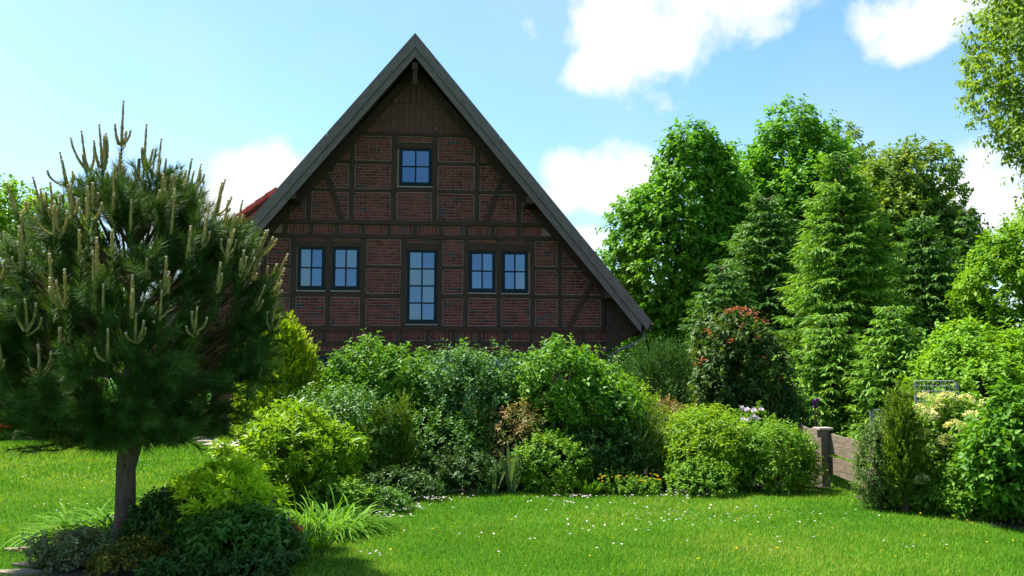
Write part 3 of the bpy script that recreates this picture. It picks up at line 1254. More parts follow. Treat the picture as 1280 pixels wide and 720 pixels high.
for r in range(nv):
    for c in range(12):
        p = top_ - dv * (.02 + .36 * r)
        link('pantile', vt_me, None, dorm, (p.x + dn.x * .0, 3.5 + c * .33, p.y + dn.y * .0), (0, math.pi - ang, 0))
ht = box_mesh('hung_tile', .2, .03, .3, .0)
ht.materials.append(M['tile'])
for r in range(14):
    for c in range(24):
        u = bot_.x + .4 + c * .21 + (r % 2) * .1
        z = zc + r * .2
        lim_hi = bot_.y + (u - bot_.x) * dv.y / dv.x - .3
        if roofz(u) - .1 < z + .1 and z < lim_hi and u < top_.x - .1:
            link('hung_tile', ht, None, dorm, (u, 3.31, z), (.09, 0, 0))

# terrace in front of the left corner
tp = [ground(225, 548), ground(298, 549), ground(300, 563), ground(262, 566)]
tb = thing('terrace', 'pale stone terrace beside the house', 'terrace', (0, 0, 0))
tb['kind'] = 'structure'
tx0, tx1, ty0, ty1 = ground(225, 548).x, ground(330, 549).x, ground(280, 565).y, ground(260, 546).y
slab_me = box_mesh('paving_slab', .49, .49, .06, .008)
slab_me.materials.append(M['stone'])
nx, ny = int((tx1 - tx0) / .5) + 1, int((ty1 - ty0) / .5) + 1
for i in range(nx):
    for j in range(ny):
        if i < (ny - j) * .55 - 1.2:
            continue
        link('paving_slab', slab_me, None, tb, (tx0 + .25 + i * .5, ty0 + .25 + j * .5, .022 + .004 * ((i + j) % 2)))

# ================================================================== FENCES
fence = thing('plank_fence', 'low weathered plank fence with square posts beside the lawn', 'fence', (0, 0, 0))
fp = [Vector((5.75, 20.0, 0)), Vector((4.58, 13.2, 0)), Vector((4.60, 11.2, 0))]
for i, p in enumerate(fp):
    hp = .84
    link('post', box_mesh('post', .13, .13, hp, .012), M['fence_wood'], fence, (p.x, p.y, hp / 2 - .02), (0, 0, .16))
    link('post_cap', box_mesh('post_cap', .22, .22, .04, .008), M['stone'], fence, (p.x, p.y, hp + .0), (0, 0, .16))


def plank(a, b, z0, h, seed):
    g = random.Random(seed)
    ln = (b - a).length
    n = 14
    V, Fs = [], []
    ph = g.random() * 6
    for i in range(n + 1):
        x = ln * i / n
        zt = h / 2 + .014 * math.sin(i * .5 + ph) + g.uniform(-.012, .012)
        zb_ = -h / 2 + .014 * math.sin(i * .45 + ph * 2) + g.uniform(-.01, .01)
        for y in (-.02, .02):
            V += [(x, y, zb_), (x, y, zt)]
    for i in range(n):
        k = i * 4
        Fs += [[k, k + 4, k + 5, k + 1], [k + 2, k + 3, k + 7, k + 6], [k + 1, k + 5, k + 7, k + 3], [k, k + 2, k + 6, k + 4]]
    Fs += [[0, 1, 3, 2], [n * 4, n * 4 + 2, n * 4 + 3, n * 4 + 1]]
    me = poly_mesh('plank', V, Fs)
    d = b - a
    link('plank', me, M['fence_wood'], fence, (a.x, a.y, z0), (0, 0, math.atan2(d.y, d.x)))


for i in range(2):
    a, b = fp[i], fp[i + 1]
    d = (b - a).normalized()
    off = Vector((.09, 0, 0))
    mid_ = a.lerp(b, .5)
    spans = ((a, b),) if i else ((a, mid_ - d * .01), (mid_ + d * .01, b))
    for j, (s0, s1) in enumerate(spans):
        plank(s0 + off, s1 + off, .62, .27, 3 + i * 5 + j)
        plank(s0 + off, s1 + off, .30, .24, 9 + i * 5 + j)


def wire_fence(label, a, b, z0, z1, nx, nz_):
    t = thing('wire_fence', label, 'wire fence', (a.x, a.y, 0), math.atan2(b.y - a.y, b.x - a.x), 'wire mesh panels behind the right shrubs')
    ln = (b - a).length
    for i in range(nx + 1):
        x = ln * i / nx
        tube('upright_wire', [(x, 0, z0), (x, 0, z1)], [.006, .006], M['wire'], t, 5)
    for j in range(nz_ + 1):
        z = z0 + (z1 - z0) * j / nz_
        tube('cross_wire', [(0, .014, z), (ln, .014, z)], [.006, .006], M['wire'], t, 5)
    for x in (-.03, ln + .03):
        tube('fence_post', [(x, .03, -.05), (x, .03, z1 - .02)], [.022, .022], M['wire'], t, 6)


a = at(1090, HOR, 12.6)
b = at(1116, HOR, 12.5)
wire_fence('wire mesh panel half hidden between the leafy shrub and columnar thuja', Vector((a.x, a.y, 0)), Vector((b.x, b.y, 0)), .25, at(1100, 512, 12.6).z, 5, 9)
a = at(1144, HOR, 13.8)
b = at(1192, HOR, 13.2)
wire_fence('wire mesh panel showing above the cream-flowered elder', Vector((a.x, a.y, 0)), Vector((b.x, b.y, 0)), .3, at(1165, 476, 13.5).z, 9, 16)

# ================================================================== PINE
PB = ground(153, 690)
PY = PB.y
pine = thing('pine_tree', 'young dark pine with many upright pale candles on a bare trunk', 'tree', PB)
pg = np.random.default_rng(5)


def pl(x, y, dy=0.0):
    p = at(x, y, PY + dy) - PB
    return Vector((p.x, dy, p.z))


prof_z = np.array([.90, 1.05, 1.22, 1.42, 1.75, 2.12, 2.62, 2.95, 3.25, 3.5, 3.72])
prof_r = np.array([.36, .70, 1.0, 1.17, 1.27, 1.29, 1.18, .90, .58, .30, .08])
cx_ = lambda z: .08 * (1 - abs(z - 2.3))
tr_path = [(0, 0, -.05), (.0, 0, .06), (.01, .0, .35), (.0, .0, .75), (.03, 0, .98), (.02, .02, 1.6), (.0, 0, 2.4), (-.01, 0, 3.1), (0, 0, 3.68)]
tube('trunk', tr_path, [.125, .104, .094, .088, .11, .085, .06, .035, .014], M['pine_bark'], pine, 12)
# limbs and shoots
tips = []
limb_ends = []
nl = 34
for i in range(nl):
    f = (i + .5) / nl
    z0 = .93 + 2.5 * f ** 1.05
    a = i * 2.399 + pg.random() * .5
    if i == 0:
        a = math.pi * .97
    if i == 1:
        a = .15
    ze = z0 + .30 + .38 * pg.random() + (.0 if i > 5 else -.12)
    ze = min(ze, 3.42)
    re = np.interp(ze, prof_z, prof_r) * .78
    e = Vector((cx_(ze) + math.cos(a) * re, math.sin(a) * re, ze))
    s = Vector((0, 0, z0))
    m1 = s.lerp(e, .35) + Vector((0, 0, -.06))
    m2 = s.lerp(e, .7) + Vector((0, 0, -.05))
    r0 = .045 * (1 - .6 * f)
    tube('branch', [s, m1, m2, e], [r0, r0 * .75, r0 * .5, .01], M['pine_limb'], pine, 7)
    limb_ends.append((s, m1, m2, e))
shoot_P, shoot_D, shoot_L = [], [], []
twigs = []
nsh = 1050
ncl = 225
for i in range(ncl):
    z = 1.12 + 2.22 * pg.random() ** 1.4
    r = np.interp(z, prof_z, prof_r)
    a = i * 2.399 + pg.random() * .6
    fr = pg.uniform(.80, 1.0) if i % 3 else pg.uniform(.35, .75)
    hi = np.clip((z - 1.2) / 2.2, 0, 1)
    cdir = np.array([math.cos(a) * (1.0 - .6 * hi), math.sin(a) * (1.0 - .6 * hi), .22 + .9 * hi])
    cc = np.array([cx_(z) + math.cos(a) * (r * fr - .16), math.sin(a) * (r * fr - .16), z - .06])
    for q in range(8):
        d = nrm(nrm(cdir) + pg.normal(size=3) * .34)
        l_ = pg.uniform(.2, .36)
        shoot_P.append(cc + pg.normal(size=3) * .05)
        shoot_D.append(d)
        shoot_L.append(l_)
sil = [(152, 180, 0), (83, 232, 0), (108, 212, .1), (128, 208, -.2), (180, 208, .1), (197, 218, -.1), (232, 238, 0), (243, 242, .2), (269, 266, 0), (22, 268, .1), (52, 262, 0), (62, 300, -.3), (94, 262, -.2), (215, 250, -.3), (300, 318, .1), (322, 318, 0), (343, 352, -.1), (338, 372, 0), (318, 388, -.2), (305, 345, -.2), (150, 232, -.3), (8, 330, 0), (30, 345, -.3), (168, 250, -.35), (120, 262, -.4)]
cand = []                                                # (base, main dir, n, length)
for (x, y, dy) in sil:
    b = pl(x, y, dy)
    p = np.array(b)
    d = nrm(np.array([p[0] * .35, p[1] * .35, 1.0]))
    if x == 152:
        d = np.array([0, 0, 1.0])
    shoot_P.append(p - d * .3)
    shoot_D.append(d)
    shoot_L.append(.32)
    twigs.append(([tuple(p * np.array([.45, .45, 1]) - np.array([0, 0, .75])), tuple(p - d * .3), tuple(p)], [.02, .013, .008]))
    cand.append((p, d, 5 if y < 260 else 4, .33 if y < 230 else .26))
# further clusters over the side of the crown that faces the garden
tries = 0
while len(cand) < 100 and tries < 6000:
    tries += 1
    z = pg.uniform(1.45, 3.15)
    r = np.interp(z, prof_z, prof_r)
    a = -pg.random() * math.pi if pg.random() < .9 else pg.random() * math.pi
    p = np.array([cx_(z) + math.cos(a) * r * .98, math.sin(a) * r * .98, z])
    if z < 1.9 and pg.random() < .6:
        continue
    if min(np.linalg.norm(p - q[0]) for q in cand) < .17:
        continue
    d = nrm(np.array([math.cos(a) * .16, math.sin(a) * .16, 1.0]))
    shoot_P.append(p - d * .3)
    shoot_D.append(d)
    shoot_L.append(.32)
    cand.append((p, d, int(pg.integers(1, 5)), .13 + .055 * z * pg.random() + .03))
shoot_P, shoot_D, shoot_L = np.array(shoot_P), np.array(shoot_D), np.array(shoot_L)
nn = 150
n = len(shoot_P)
s = pg.random((n, nn))
ref = np.tile(np.array([[.31, .52, .79]]), (n, 1))
aa = nrm(np.cross(shoot_D, ref))
bb = np.cross(shoot_D, aa)
ph = pg.random((n, nn)) * 6.2832
rad = aa[:, None] * np.cos(ph)[..., None] + bb[:, None] * np.sin(ph)[..., None]
pos = shoot_P[:, None] + shoot_D[:, None] * (shoot_L[:, None] * s)[..., None]
A = nrm(shoot_D[:, None] * (.55 + .5 * s)[..., None] + rad + pg.normal(size=rad.shape) * .12)
S = nrm(np.cross(A, rad + .01))
lv = Leaves()
tone = np.clip(pg.random(n)[:, None] * .5 + pg.random((n, nn)) * .5, 0, 1)
lv.tri(pos.reshape(-1, 3), A.reshape(-1, 3), S.reshape(-1, 3), pg.uniform(.085, .135, n * nn), .0062, tone.ravel())
lv.build('needles', G['pine'], pine)
for i in range(0, n - len(cand), 3):
    p, d = shoot_P[i], shoot_D[i]
    inn = np.array([p[0] * .7, p[1] * .7, max(.98, p[2] - .14)])
    twigs.append(([tuple(inn), tuple(p), tuple(p + d * shoot_L[i] * .9)], [.008, .006, .003]))
join_tubes('twigs', twigs, M['pine_limb'], pine, 4)['kind'] = 'stuff'


def candle_mesh(curve, seed):
    g = random.Random(seed)
    rings = 13
    V, T, rn, mi = [], [], [], []
    sides = 7
    for i in range(rings):
        f = i / (rings - 1)
        r = (.048 + .012 * (i % 2)) * (1 - .45 * f) * (1.0 if i < rings - 1 else .75)
        off = curve * (1 - (1 - f) ** 2.4)
        for k in range(sides):
            an = 6.2832 * k / sides + i * .4
            q = r * g.uniform(.82, 1.22)
            V.append((off + math.cos(an) * q, math.sin(an) * q, f))
            rn.append(g.random())
    for i in range(rings - 1):
        for k in range(sides):
            k2 = (k + 1) % sides
            T.append((i * sides + k, i * sides + k2, (i + 1) * sides + k2, (i + 1) * sides + k))
            mi.append(1 if i >= rings - 2 else 0)
    # short bud needles standing off the candle
    nq = 90
    for q in range(nq):
        f = g.random() * .93
        an = g.random() * 6.2832
        off = curve * (1 - (1 - f) ** 2.4)
        r = .045 * (1 - .45 * f)
        b = Vector((off + math.cos(an) * r, math.sin(an) * r, f))
        d = Vector((math.cos(an) * .8, math.sin(an) * .8, 1.0)).normalized()
        sd = Vector((-math.sin(an), math.cos(an), 0)) * .008
        e = b + d * g.uniform(.04, .085)
        i0 = len(V)
        V += [tuple(b - sd), tuple(b + sd), tuple(e + sd * .3), tuple(e - sd * .3)]
        rn += [g.random()] * 4
        T.append((i0, i0 + 1, i0 + 2, i0 + 3))
        mi.append(0)
    # pale tuft at the tip
    i0 = len(V)
    off = curve
    V += [(off - .036, -.036, 1.0), (off + .036, -.036, 1.0), (off + .036, .036, 1.0), (off - .036, .036, 1.0), (off - .02, -.02, 1.045), (off + .02, -.02, 1.045), (off + .02, .02, 1.045), (off - .02, .02, 1.045)]
    rn += [.5] * 8
    for f in ((0, 1, 5, 4), (1, 2, 6, 5), (2, 3, 7, 6), (3, 0, 4, 7), (4, 5, 6, 7), (3, 2, 1, 0)):
        T.append(tuple(i0 + j for j in f))
        mi.append(1)
    me = np_mesh('candle', V, T, rnd=rn, mat_idx=mi)
    me.materials.append(G['candle'])
    me.materials.append(G['candle_tip'])
    return me


cm = [candle_mesh(0, 1), candle_mesh(.10, 2), candle_mesh(.26, 3), candle_mesh(.42, 4)]
nc = 0
for (p, d, k, l_) in cand:
    for j in range(k):
        if nc >= 300:
            break
        nc += 1
        ln_c = l_ * (pg.uniform(1.0, 1.35) if j == 0 else pg.uniform(.4, 1.0))
        dv_ = Vector(d) if j == 0 else (Vector(d) + Vector(rand_dirs(pg, 1)[0]) * .10)
        q = dv_.normalized().to_track_quat('Z', 'X').to_euler()
        o = link('candle', cm[0 if j == 0 else int(pg.integers(1, 4))], None, pine, Vector(p) - Vector(d) * .02 + (Vector(rand_dirs(pg, 1)[0]) * .025 if j else Vector()), q)
        o.rotation_mode = 'XYZ'
        if j:
            o.rotation_euler.rotate_axis('Z', pg.random() * 6.28)
        w_ = .24 + .07 * pg.random()
        o.scale = (w_, w_, ln_c)


# ================================================================== TREES
def tree(name, label, px, top, Y, half, low, mat, seed, k=26, shoots=2600, m=10, sl=.35, Ln=.16, W=.11, trunk_r=.22, group=None, depth=.9, top_taper=0.0, limbs=9, **kw):
    b = at(px, HOR, Y)
    b.z = 0
    h = at(px, top, Y).z
    zb = max(.3, at(px, low, Y).z)
    rx = half * Y / F
    c = (0, 0, (h + zb) / 2)
    rad = (rx, rx * depth, (h - zb) / 2)
    t = thing(name, label, 'tree', b, 0, group)
    lv, C, Rr = leafy(seed, c, rad, k, shoots, m, sl, Ln, W, top=top_taper, zmin=.2, **kw)
    lv.build('crown', G[mat], t)
    g = random.Random(seed)
    tube('trunk', [(0, 0, -.1), (.02, 0, zb * .5), (.05, .03, zb + (h - zb) * .3), (0, 0, zb + (h - zb) * .75)], [trunk_r * 1.25, trunk_r, trunk_r * .7, trunk_r * .15], M['bark'], t, 9)
    for i in range(min(limbs, k)):
        e = Vector(C[int(i * k / limbs)])
        s = Vector((.03, .01, max(.5, zb + (e.z - zb) * .35)))
        mid = s.lerp(e, .5) + Vector((0, 0, .15))
        tube('limb', [s, mid, e], [trunk_r * .4, trunk_r * .25, .02], M['bark'], t, 6)
    return t


def conifer(name, label, px, top, Y, half, mat, seed, whorls=26, per=9, group=None, base_z=.25, shape=.85, spray=.17, sw=.06, droop=.35, ntw=12):
    b = at(px, HOR, Y)
    b.z = 0
    H = at(px, top, Y).z
    Rm = half * Y / F
    t = thing(name, label, 'tree', b, 0, group)
    g = np.random.default_rng(seed)
    tube('trunk', [(0, 0, -.1), (0, 0, H * .5), (0, 0, H * .985)], [H * .02 + .03, H * .011 + .01, .008], M['bark'], t, 8)
    lv = Leaves()
    brs = []
    for w in range(whorls):
        f = (w + .3 * g.random()) / whorls
        z = base_z + (H - base_z) * f ** .95
        for q in range(per if f < .85 else max(4, per - 3)):
            a = 6.2832 * (q + g.random() * .7) / per + w * 1.3
            ln = Rm * (1 - f) ** shape * g.uniform(.72, 1.12) + .07
            out_ = np.array([math.cos(a), math.sin(a), 0])
            side = np.array([-math.sin(a), math.cos(a), 0])
            s = np.linspace(.12, 1, max(4, int(ntw * (ln / Rm) ** .6)))
            zz = z + ln * (.18 * f * 2 * s - droop * s ** 1.4 + .30 * np.maximum(0, s - .55) ** 1.2) + (.15 if f > .9 else 0) * s
            P = out_[None] * (ln * s)[:, None]
            P[:, 2] = zz
            brs.append(([(0, 0, z), tuple(P[len(P) // 2]), tuple(P[-1])], [.018 + .01 * (1 - f), .012, .004]))
            tone_b = g.random() * .45 + .1
            for sg in (-1, 1, 0):
                tl = ln * .42 * (1 - s * .62) * g.uniform(.7, 1.2, len(s)) + .10
                D = side[None] * sg * .8 + out_[None] * (.75 if sg else 1.2) + np.array([0, 0, -.28 if sg else -.02])[None] + g.normal(size=P.shape) * .14
                ns = max(4, int(4 + 5 * ln / max(Rm, .1)))
                for j in range(ns):
                    fj = (j + .5) / ns
                    Q = P + nrm(D) * (tl * fj)[:, None]
                    Q[:, 2] -= .10 * tl * fj ** 2
                    A = nrm(D) + g.normal(size=P.shape) * .25
                    A[:, 2] -= .12
                    Nn = np.array([0, 0, 1.0])[None] + g.normal(size=P.shape) * .45
                    tn = np.clip(tone_b + .35 * fj + .3 * s * s + g.normal(size=len(s)) * .12, 0, 1)
                    kk = g.uniform(.7, 1.25, len(s))
                    lv.add(Q, A, Nn, spray * kk, sw * kk, tn, fold=-.12, bend=.18)
    lv.build('crown', G[mat], t, zmin=.02)
    join_tubes('branches', brs, M['bark'], t, 4)['kind'] = 'stuff'
    return t


tree('lime_tree', 'large round-topped lime tree right of the gable', 868, 163, 36, 116, 520, 'lime_tree', 21, k=48, shoots=7000, m=10, sl=.42, Ln=.20, W=.15, lobe=.33, place=.72, top_taper=.25, upbias=.25, depth=.85, trunk_r=.3, shell=.5)
tree('lime_tree', 'tallest broadleaf tree, its crown rising behind the spruces', 1004, 132, 39, 104, 520, 'lime_tree', 22, k=40, shoots=6000, m=10, sl=.5, Ln=.22, W=.16, lobe=.34, place=.72, top_taper=.2, upbias=.4, depth=.85, trunk_r=.3, shell=.5)
tree('maple_tree', 'olive-tipped maple with layered branches behind the right spruces', 1132, 180, 35, 100, 470, 'maple_tree', 23, k=48, shoots=5800, m=9, sl=.4, Ln=.19, W=.14, lobe=.34, place=.74, top_taper=-.22, upbias=.1, depth=.85, trunk_r=.28, shell=.45)
tree('maple_tree', 'olive crown filling between the tallest tree and the layered maple', 1080, 158, 42, 96, 500, 'maple_tree', 45, k=30, shoots=3400, m=9, sl=.42, Ln=.21, W=.15, lobe=.34, place=.74, top_taper=-.1, trunk_r=.25)
tree('lime_tree', 'green crown filling the notch beside the large lime tree', 940, 178, 42, 92, 500, 'lime_tree', 46, k=30, shoots=3400, m=9, sl=.42, Ln=.21, W=.15, lobe=.34, place=.74, top_taper=.0, trunk_r=.25)
tree('ash_tree', 'bright green tree at the right edge above the hazel', 1292, 262, 23, 86, 560, 'bright_tree', 24, k=30, shoots=4200, m=9, sl=.26, Ln=.13, W=.08, lobe=.36, place=.7, top_taper=.3, trunk_r=.16)
tree('willow_tree', 'tall loose-leaved tree reaching in from the upper right corner', 1394, -150, 17.5, 150, 290, 'willow', 25, k=44, shoots=5600, m=9, sl=.34, Ln=.13, W=.06, lobe=.3, place=.78, trunk_r=.2, droop=.5, upbias=-.1, shell=.55, depth=.8)
tree('hazel', 'low bright hazel under the trees at the right edge', 1238, 405, 15.5, 88, 640, 'bright_tree', 26, k=22, shoots=2600, m=8, sl=.18, Ln=.085, W=.06, lobe=.38, place=.68, trunk_r=.06, top_taper=.2)
tree('birch_tree', 'light green tree showing behind the pine at the left edge', 10, 226, 34, 100, 560, 'bright_tree', 27, k=36, shoots=3800, m=9, sl=.36, Ln=.17, W=.12, lobe=.32, place=.72, trunk_r=.2)
tree('birch_tree', 'lower light green tree behind the pine crown', 92, 278, 37, 62, 560, 'bright_tree', 28, k=26, shoots=2400, m=9, sl=.36, Ln=.17, W=.12, lobe=.34, place=.72, trunk_r=.16)
tree('hedge_tree', 'dense green tree far left beyond the flower bed', -70, 300, 32, 90, 580, 'lime_tree', 29, k=26, shoots=2600, m=9, sl=.36, Ln=.18, W=.13, lobe=.36, place=.7, trunk_r=.2)

tree('distant_tree', 'distant tree glimpsed under the right eave', 786, 385, 44, 62, 520, 'lime_tree', 38, k=22, shoots=1500, m=9, sl=.4, Ln=.22, W=.16, trunk_r=.2)
tree('distant_tree', 'distant tree glimpsed behind the right side of the pine', 214, 395, 42, 66, 520, 'lime_tree', 39, k=22, shoots=1500, m=9, sl=.4, Ln=.22, W=.16, trunk_r=.2)
tree('distant_tree', 'distant tree beyond the far left lawn', -190, 330, 36, 100, 540, 'lime_tree', 40, k=22, shoots=1500, m=9, sl=.4, Ln=.22, W=.16, trunk_r=.2)

conifer('spruce_tree', 'tall bright spruce in front of the broadleaf trees', 1060, 190, 24.5, 96, 'spruce', 31, whorls=26, per=10, spray=.16, sw=.042, ntw=18, shape=.62)
conifer('spruce_tree', 'dark spruce between the lime tree and the bright spruce', 962, 240, 28, 92, 'dark_spruce', 32, whorls=25, per=10, spray=.17, sw=.045, ntw=16, shape=.66)
conifer('spruce_tree', 'shorter spruce right of the tall bright spruce', 1160, 272, 25.5, 82, 'dark_spruce', 33, whorls=22, per=10, spray=.16, sw=.042, ntw=14, shape=.66)
conifer('spruce_tree', 'slender spruce with thin leader against the right cloud', 1219, 258, 27, 50, 'dark_spruce', 34, whorls=24, per=8, spray=.15, sw=.04, shape=1.05)
conifer('spruce_tree', 'small spruce behind the bronze-tipped maple', 905, 330, 26, 70, 'dark_spruce', 35, whorls=20, per=9, spray=.16, sw=.042, shape=.66)
conifer('spruce_tree', 'low bright young spruce behind the plank fence', 1040, 395, 19.5, 70, 'spruce', 36, whorls=17, per=10, spray=.12, sw=.032, shape=.62)
conifer('spruce_tree', 'young spruce behind the wire mesh panels', 1120, 385, 18, 62, 'spruce', 37, whorls=17, per=9, spray=.11, sw=.03, shape=.62)


# ================================================================== SHRUBS
def thuja(name, label, px, top, Y, half, mat, seed, shoots=1500, top_taper=.55, Ln=.055, W=.022, zb=-.1, cat='shrub', group=None):
    b, c, rad, h = local_plant(px, top, Y, half, zb, .95)
    t = thing(name, label, cat, b, 0, group)
    lv, C, Rr = leafy(seed, c, rad, 26, shoots, 12, .16, Ln, W, lobe=.34, place=.72, droop=-.3, upbias=.9, outw=.7, shell=.35, top=top_taper, jit=.22, fwd=1.0, spread=.7)
    lv.build('foliage', G[mat], t, zmin=.01)
    tube('stem', [(0, 0, -.05), (0, 0, h * .85)], [.05, .01], M['twig'], t, 6)
    return t


thuja('golden_thuja', 'golden conical thuja in front of the left wall', 348, 392, 16.5, 52, 'thuja_gold', 41, 4200, .42, Ln=.065, W=.028)
thuja('dwarf_conifer', 'small upright conifer among the shrubs left of centre, shorter one', 474, 506, 12.4, 12, 'thuja', 42, 600, .5, Ln=.04, W=.016)
thuja('dwarf_conifer', 'small upright conifer in front of the broad viburnum', 503, 498, 12.6, 13, 'thuja', 43, 600, .5, Ln=.04, W=.016)
thuja('columnar_thuja', 'slim olive columnar thuja beside the cream-flowered elder', 1126, 486, 10.7, 17, 'thuja', 44, 1500, .02, Ln=.04, W=.016)

shrub('viburnum', 'tall broad viburnum in front of the house, left of centre', 464, 426, 14.2, 78, 'viburnum', 51, k=24, shoots=2300, m=8, sl=.17, Ln=.075, W=.045, lobe=.36, place=.68, upbias=.55)
shrub('dogwood', 'bluish-green loose dogwood in front of the tall centre window', 592, 438, 14.0, 78, 'dogwood', 52, k=26, shoots=1900, m=8, sl=.20, Ln=.085, W=.042, lobe=.34, place=.7, upbias=.6, stems=7)
shrub('viburnum', 'dense rounded viburnum in front of the right windows', 726, 431, 13.8, 78, 'viburnum', 53, k=24, shoots=2600, m=8, sl=.15, Ln=.08, W=.05, lobe=.36, place=.68, upbias=.4)
shrub('viburnum', 'darker shrub filling between the left viburnum and the dogwood', 530, 446, 14.9, 46, 'glossy', 106, k=18, shoots=1300, m=8, sl=.16, Ln=.07, W=.04, upbias=.6)
shrub('viburnum', 'darker shrub filling between the dogwood and the rounded viburnum', 657, 452, 14.8, 40, 'glossy', 107, k=18, shoots=1100, m=8, sl=.16, Ln=.07, W=.04, upbias=.6)
shrub('laurel', 'mid-green bush sloping down below the left viburnum', 428, 484, 12.8, 74, 'glossy', 54, k=18, shoots=1700, m=8, sl=.14, Ln=.06, W=.03)
shrub('rhododendron', 'lime-green rhododendron with upright leaf rosettes', 366, 508, 11.0, 82, 'limegreen', 55, k=26, shoots=1500, m=9, sl=.10, Ln=.10, W=.036, lobe=.34, place=.68, upbias=.7, fwd=.9, stems=5)
shrub('rhododendron', 'golden-leaved low shrub right of the pine trunk', 285, 582, 8.5, 70, 'golden', 56, k=22, shoots=1100, m=9, sl=.07, Ln=.095, W=.032, lobe=.36, place=.66, upbias=.75, fwd=.9)
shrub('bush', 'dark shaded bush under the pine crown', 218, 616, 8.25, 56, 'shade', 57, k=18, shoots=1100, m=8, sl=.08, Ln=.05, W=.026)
shrub('bush', 'dark leafy bush below the golden shrub', 300, 640, 7.85, 70, 'glossy', 58, k=20, shoots=1100, m=8, sl=.09, Ln=.07, W=.032)
shrub('groundcover', 'dark low leaves along the bottom bed edge right of the lavender', 318, 694, 7.3, 52, 'shade', 49, k=14, shoots=700, m=8, sl=.06, Ln=.04, W=.022)
shrub('groundcover', 'dark low leaves at the bottom bed edge beneath the lavender', 240, 700, 7.2, 50, 'shade', 50, k=14, shoots=700, m=8, sl=.06, Ln=.04, W=.022)
shrub('variegated_shrub', 'low grey-green variegated shrub left of the pine trunk', 108, 668, 7.75, 58, 'greygreen', 59, k=18, shoots=900, m=8, sl=.08, Ln=.036, W=.02)
shrub('spindle', 'low yellow-leaved shrub at the foot of the pine', 178, 676, 7.5, 46, 'yellow_leaf', 60, k=16, shoots=420, m=8, sl=.07, Ln=.034, W=.02, rvar=.8)
shrub('barberry', 'small crimson barberry at the bed edge', 358, 656, 8.15, 22, 'red_leaf', 61, k=10, shoots=260, m=8, sl=.06, Ln=.03, W=.02)
shrub('nandina', 'bronze-leaved shrub between the dogwood and rounded viburnum', 655, 498, 13.2, 46, 'bronze', 62, k=16, shoots=420, m=8, sl=.15, Ln=.06, W=.028)
shrub('bush', 'mid-green bush beneath the dogwood', 560, 515, 13.2, 60, 'glossy', 63, k=16, shoots=1100, m=8, sl=.13, Ln=.055, W=.03)
shrub('rose_bush', 'low light-green rose bush right of the sword-leaved plant', 690, 545, 12.7, 52, 'meadow', 64, k=18, shoots=1100, m=8, sl=.12, Ln=.045, W=.03)
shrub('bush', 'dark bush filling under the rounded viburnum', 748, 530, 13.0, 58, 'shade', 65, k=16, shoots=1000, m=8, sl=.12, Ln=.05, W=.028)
shrub('spiraea', 'yellow-green shrub leaning out right of the rounded viburnum', 795, 478, 14.6, 34, 'limegreen', 66, k=16, shoots=700, m=8, sl=.16, Ln=.06, W=.026)
shrub('broom', 'feathery fine-leaved broom right of the rounded viburnum', 800, 528, 13.2, 36, 'feather', 67, k=18, shoots=1500, m=14, sl=.22, Ln=.04, W=.008, upbias=.9, fwd=1.4, spread=.5)
shrub('pieris', 'bronze-pink tipped shrub behind the bright round bush', 832, 500, 15.2, 34, 'bronze', 68, k=16, shoots=800, m=8, sl=.13, Ln=.055, W=.026)
shrub('bamboo', 'bright green round bush with narrow leaves at the lawn edge', 884, 515, 13.0, 58, 'limegreen', 69, k=24, shoots=1800, m=8, sl=.14, Ln=.085, W=.022, upbias=.7, droop=.3)
shrub('weigela', 'mixed light-green shrub beside the plank fence', 962, 533, 12.8, 58, 'meadow', 70, k=26, shoots=1900, m=8, sl=.13, Ln=.055, W=.028)
shrub('groundcover', 'small leafy clump at the foot of the bright round bush', 870, 572, 12.35, 42, 'meadow', 71, k=14, shoots=700, m=7, sl=.07, Ln=.045, W=.032)
shrub('juniper', 'dark arching juniper right of the eave', 838, 432, 18.5, 54, 'juniper', 72, k=24, shoots=2400, m=13, sl=.32, Ln=.07, W=.016, upbias=.9, fwd=1.3, spread=.5)
shrub('cotoneaster', 'grey-green feathery shrub hiding the fence end', 1100, 528, 11.0, 28, 'feather', 73, k=18, shoots=1500, m=9, sl=.13, Ln=.034, W=.018)
elder, er, eh = shrub('elder', 'elder bush with flat cream flower heads', 1188, 503, 11.2, 78, 'meadow', 74, k=26, shoots=2200, m=8, sl=.13, Ln=.075, W=.04, lobe=.34, place=.69)
shrub('privet', 'leafy green bush at the right edge of the lawn', 1268, 488, 9.9, 74, 'viburnum', 75, k=26, shoots=1900, m=8, sl=.15, Ln=.078, W=.046, lobe=.34, place=.69)
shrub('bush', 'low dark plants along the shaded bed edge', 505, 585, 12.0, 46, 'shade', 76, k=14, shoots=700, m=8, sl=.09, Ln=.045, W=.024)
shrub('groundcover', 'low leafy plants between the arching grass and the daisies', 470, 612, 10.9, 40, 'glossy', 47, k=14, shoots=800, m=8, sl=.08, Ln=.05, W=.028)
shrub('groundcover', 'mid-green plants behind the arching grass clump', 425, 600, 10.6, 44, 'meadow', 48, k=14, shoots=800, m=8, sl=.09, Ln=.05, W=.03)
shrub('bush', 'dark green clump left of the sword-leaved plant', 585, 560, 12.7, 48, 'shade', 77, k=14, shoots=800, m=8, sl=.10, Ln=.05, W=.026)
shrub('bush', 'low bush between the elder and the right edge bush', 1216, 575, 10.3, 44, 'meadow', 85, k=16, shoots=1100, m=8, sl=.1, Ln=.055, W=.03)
shrub('bush', 'leafy bush below the elder beside the columnar thuja', 1158, 588, 10.8, 40, 'meadow', 78, k=14, shoots=900, m=8, sl=.1, Ln=.055, W=.03)
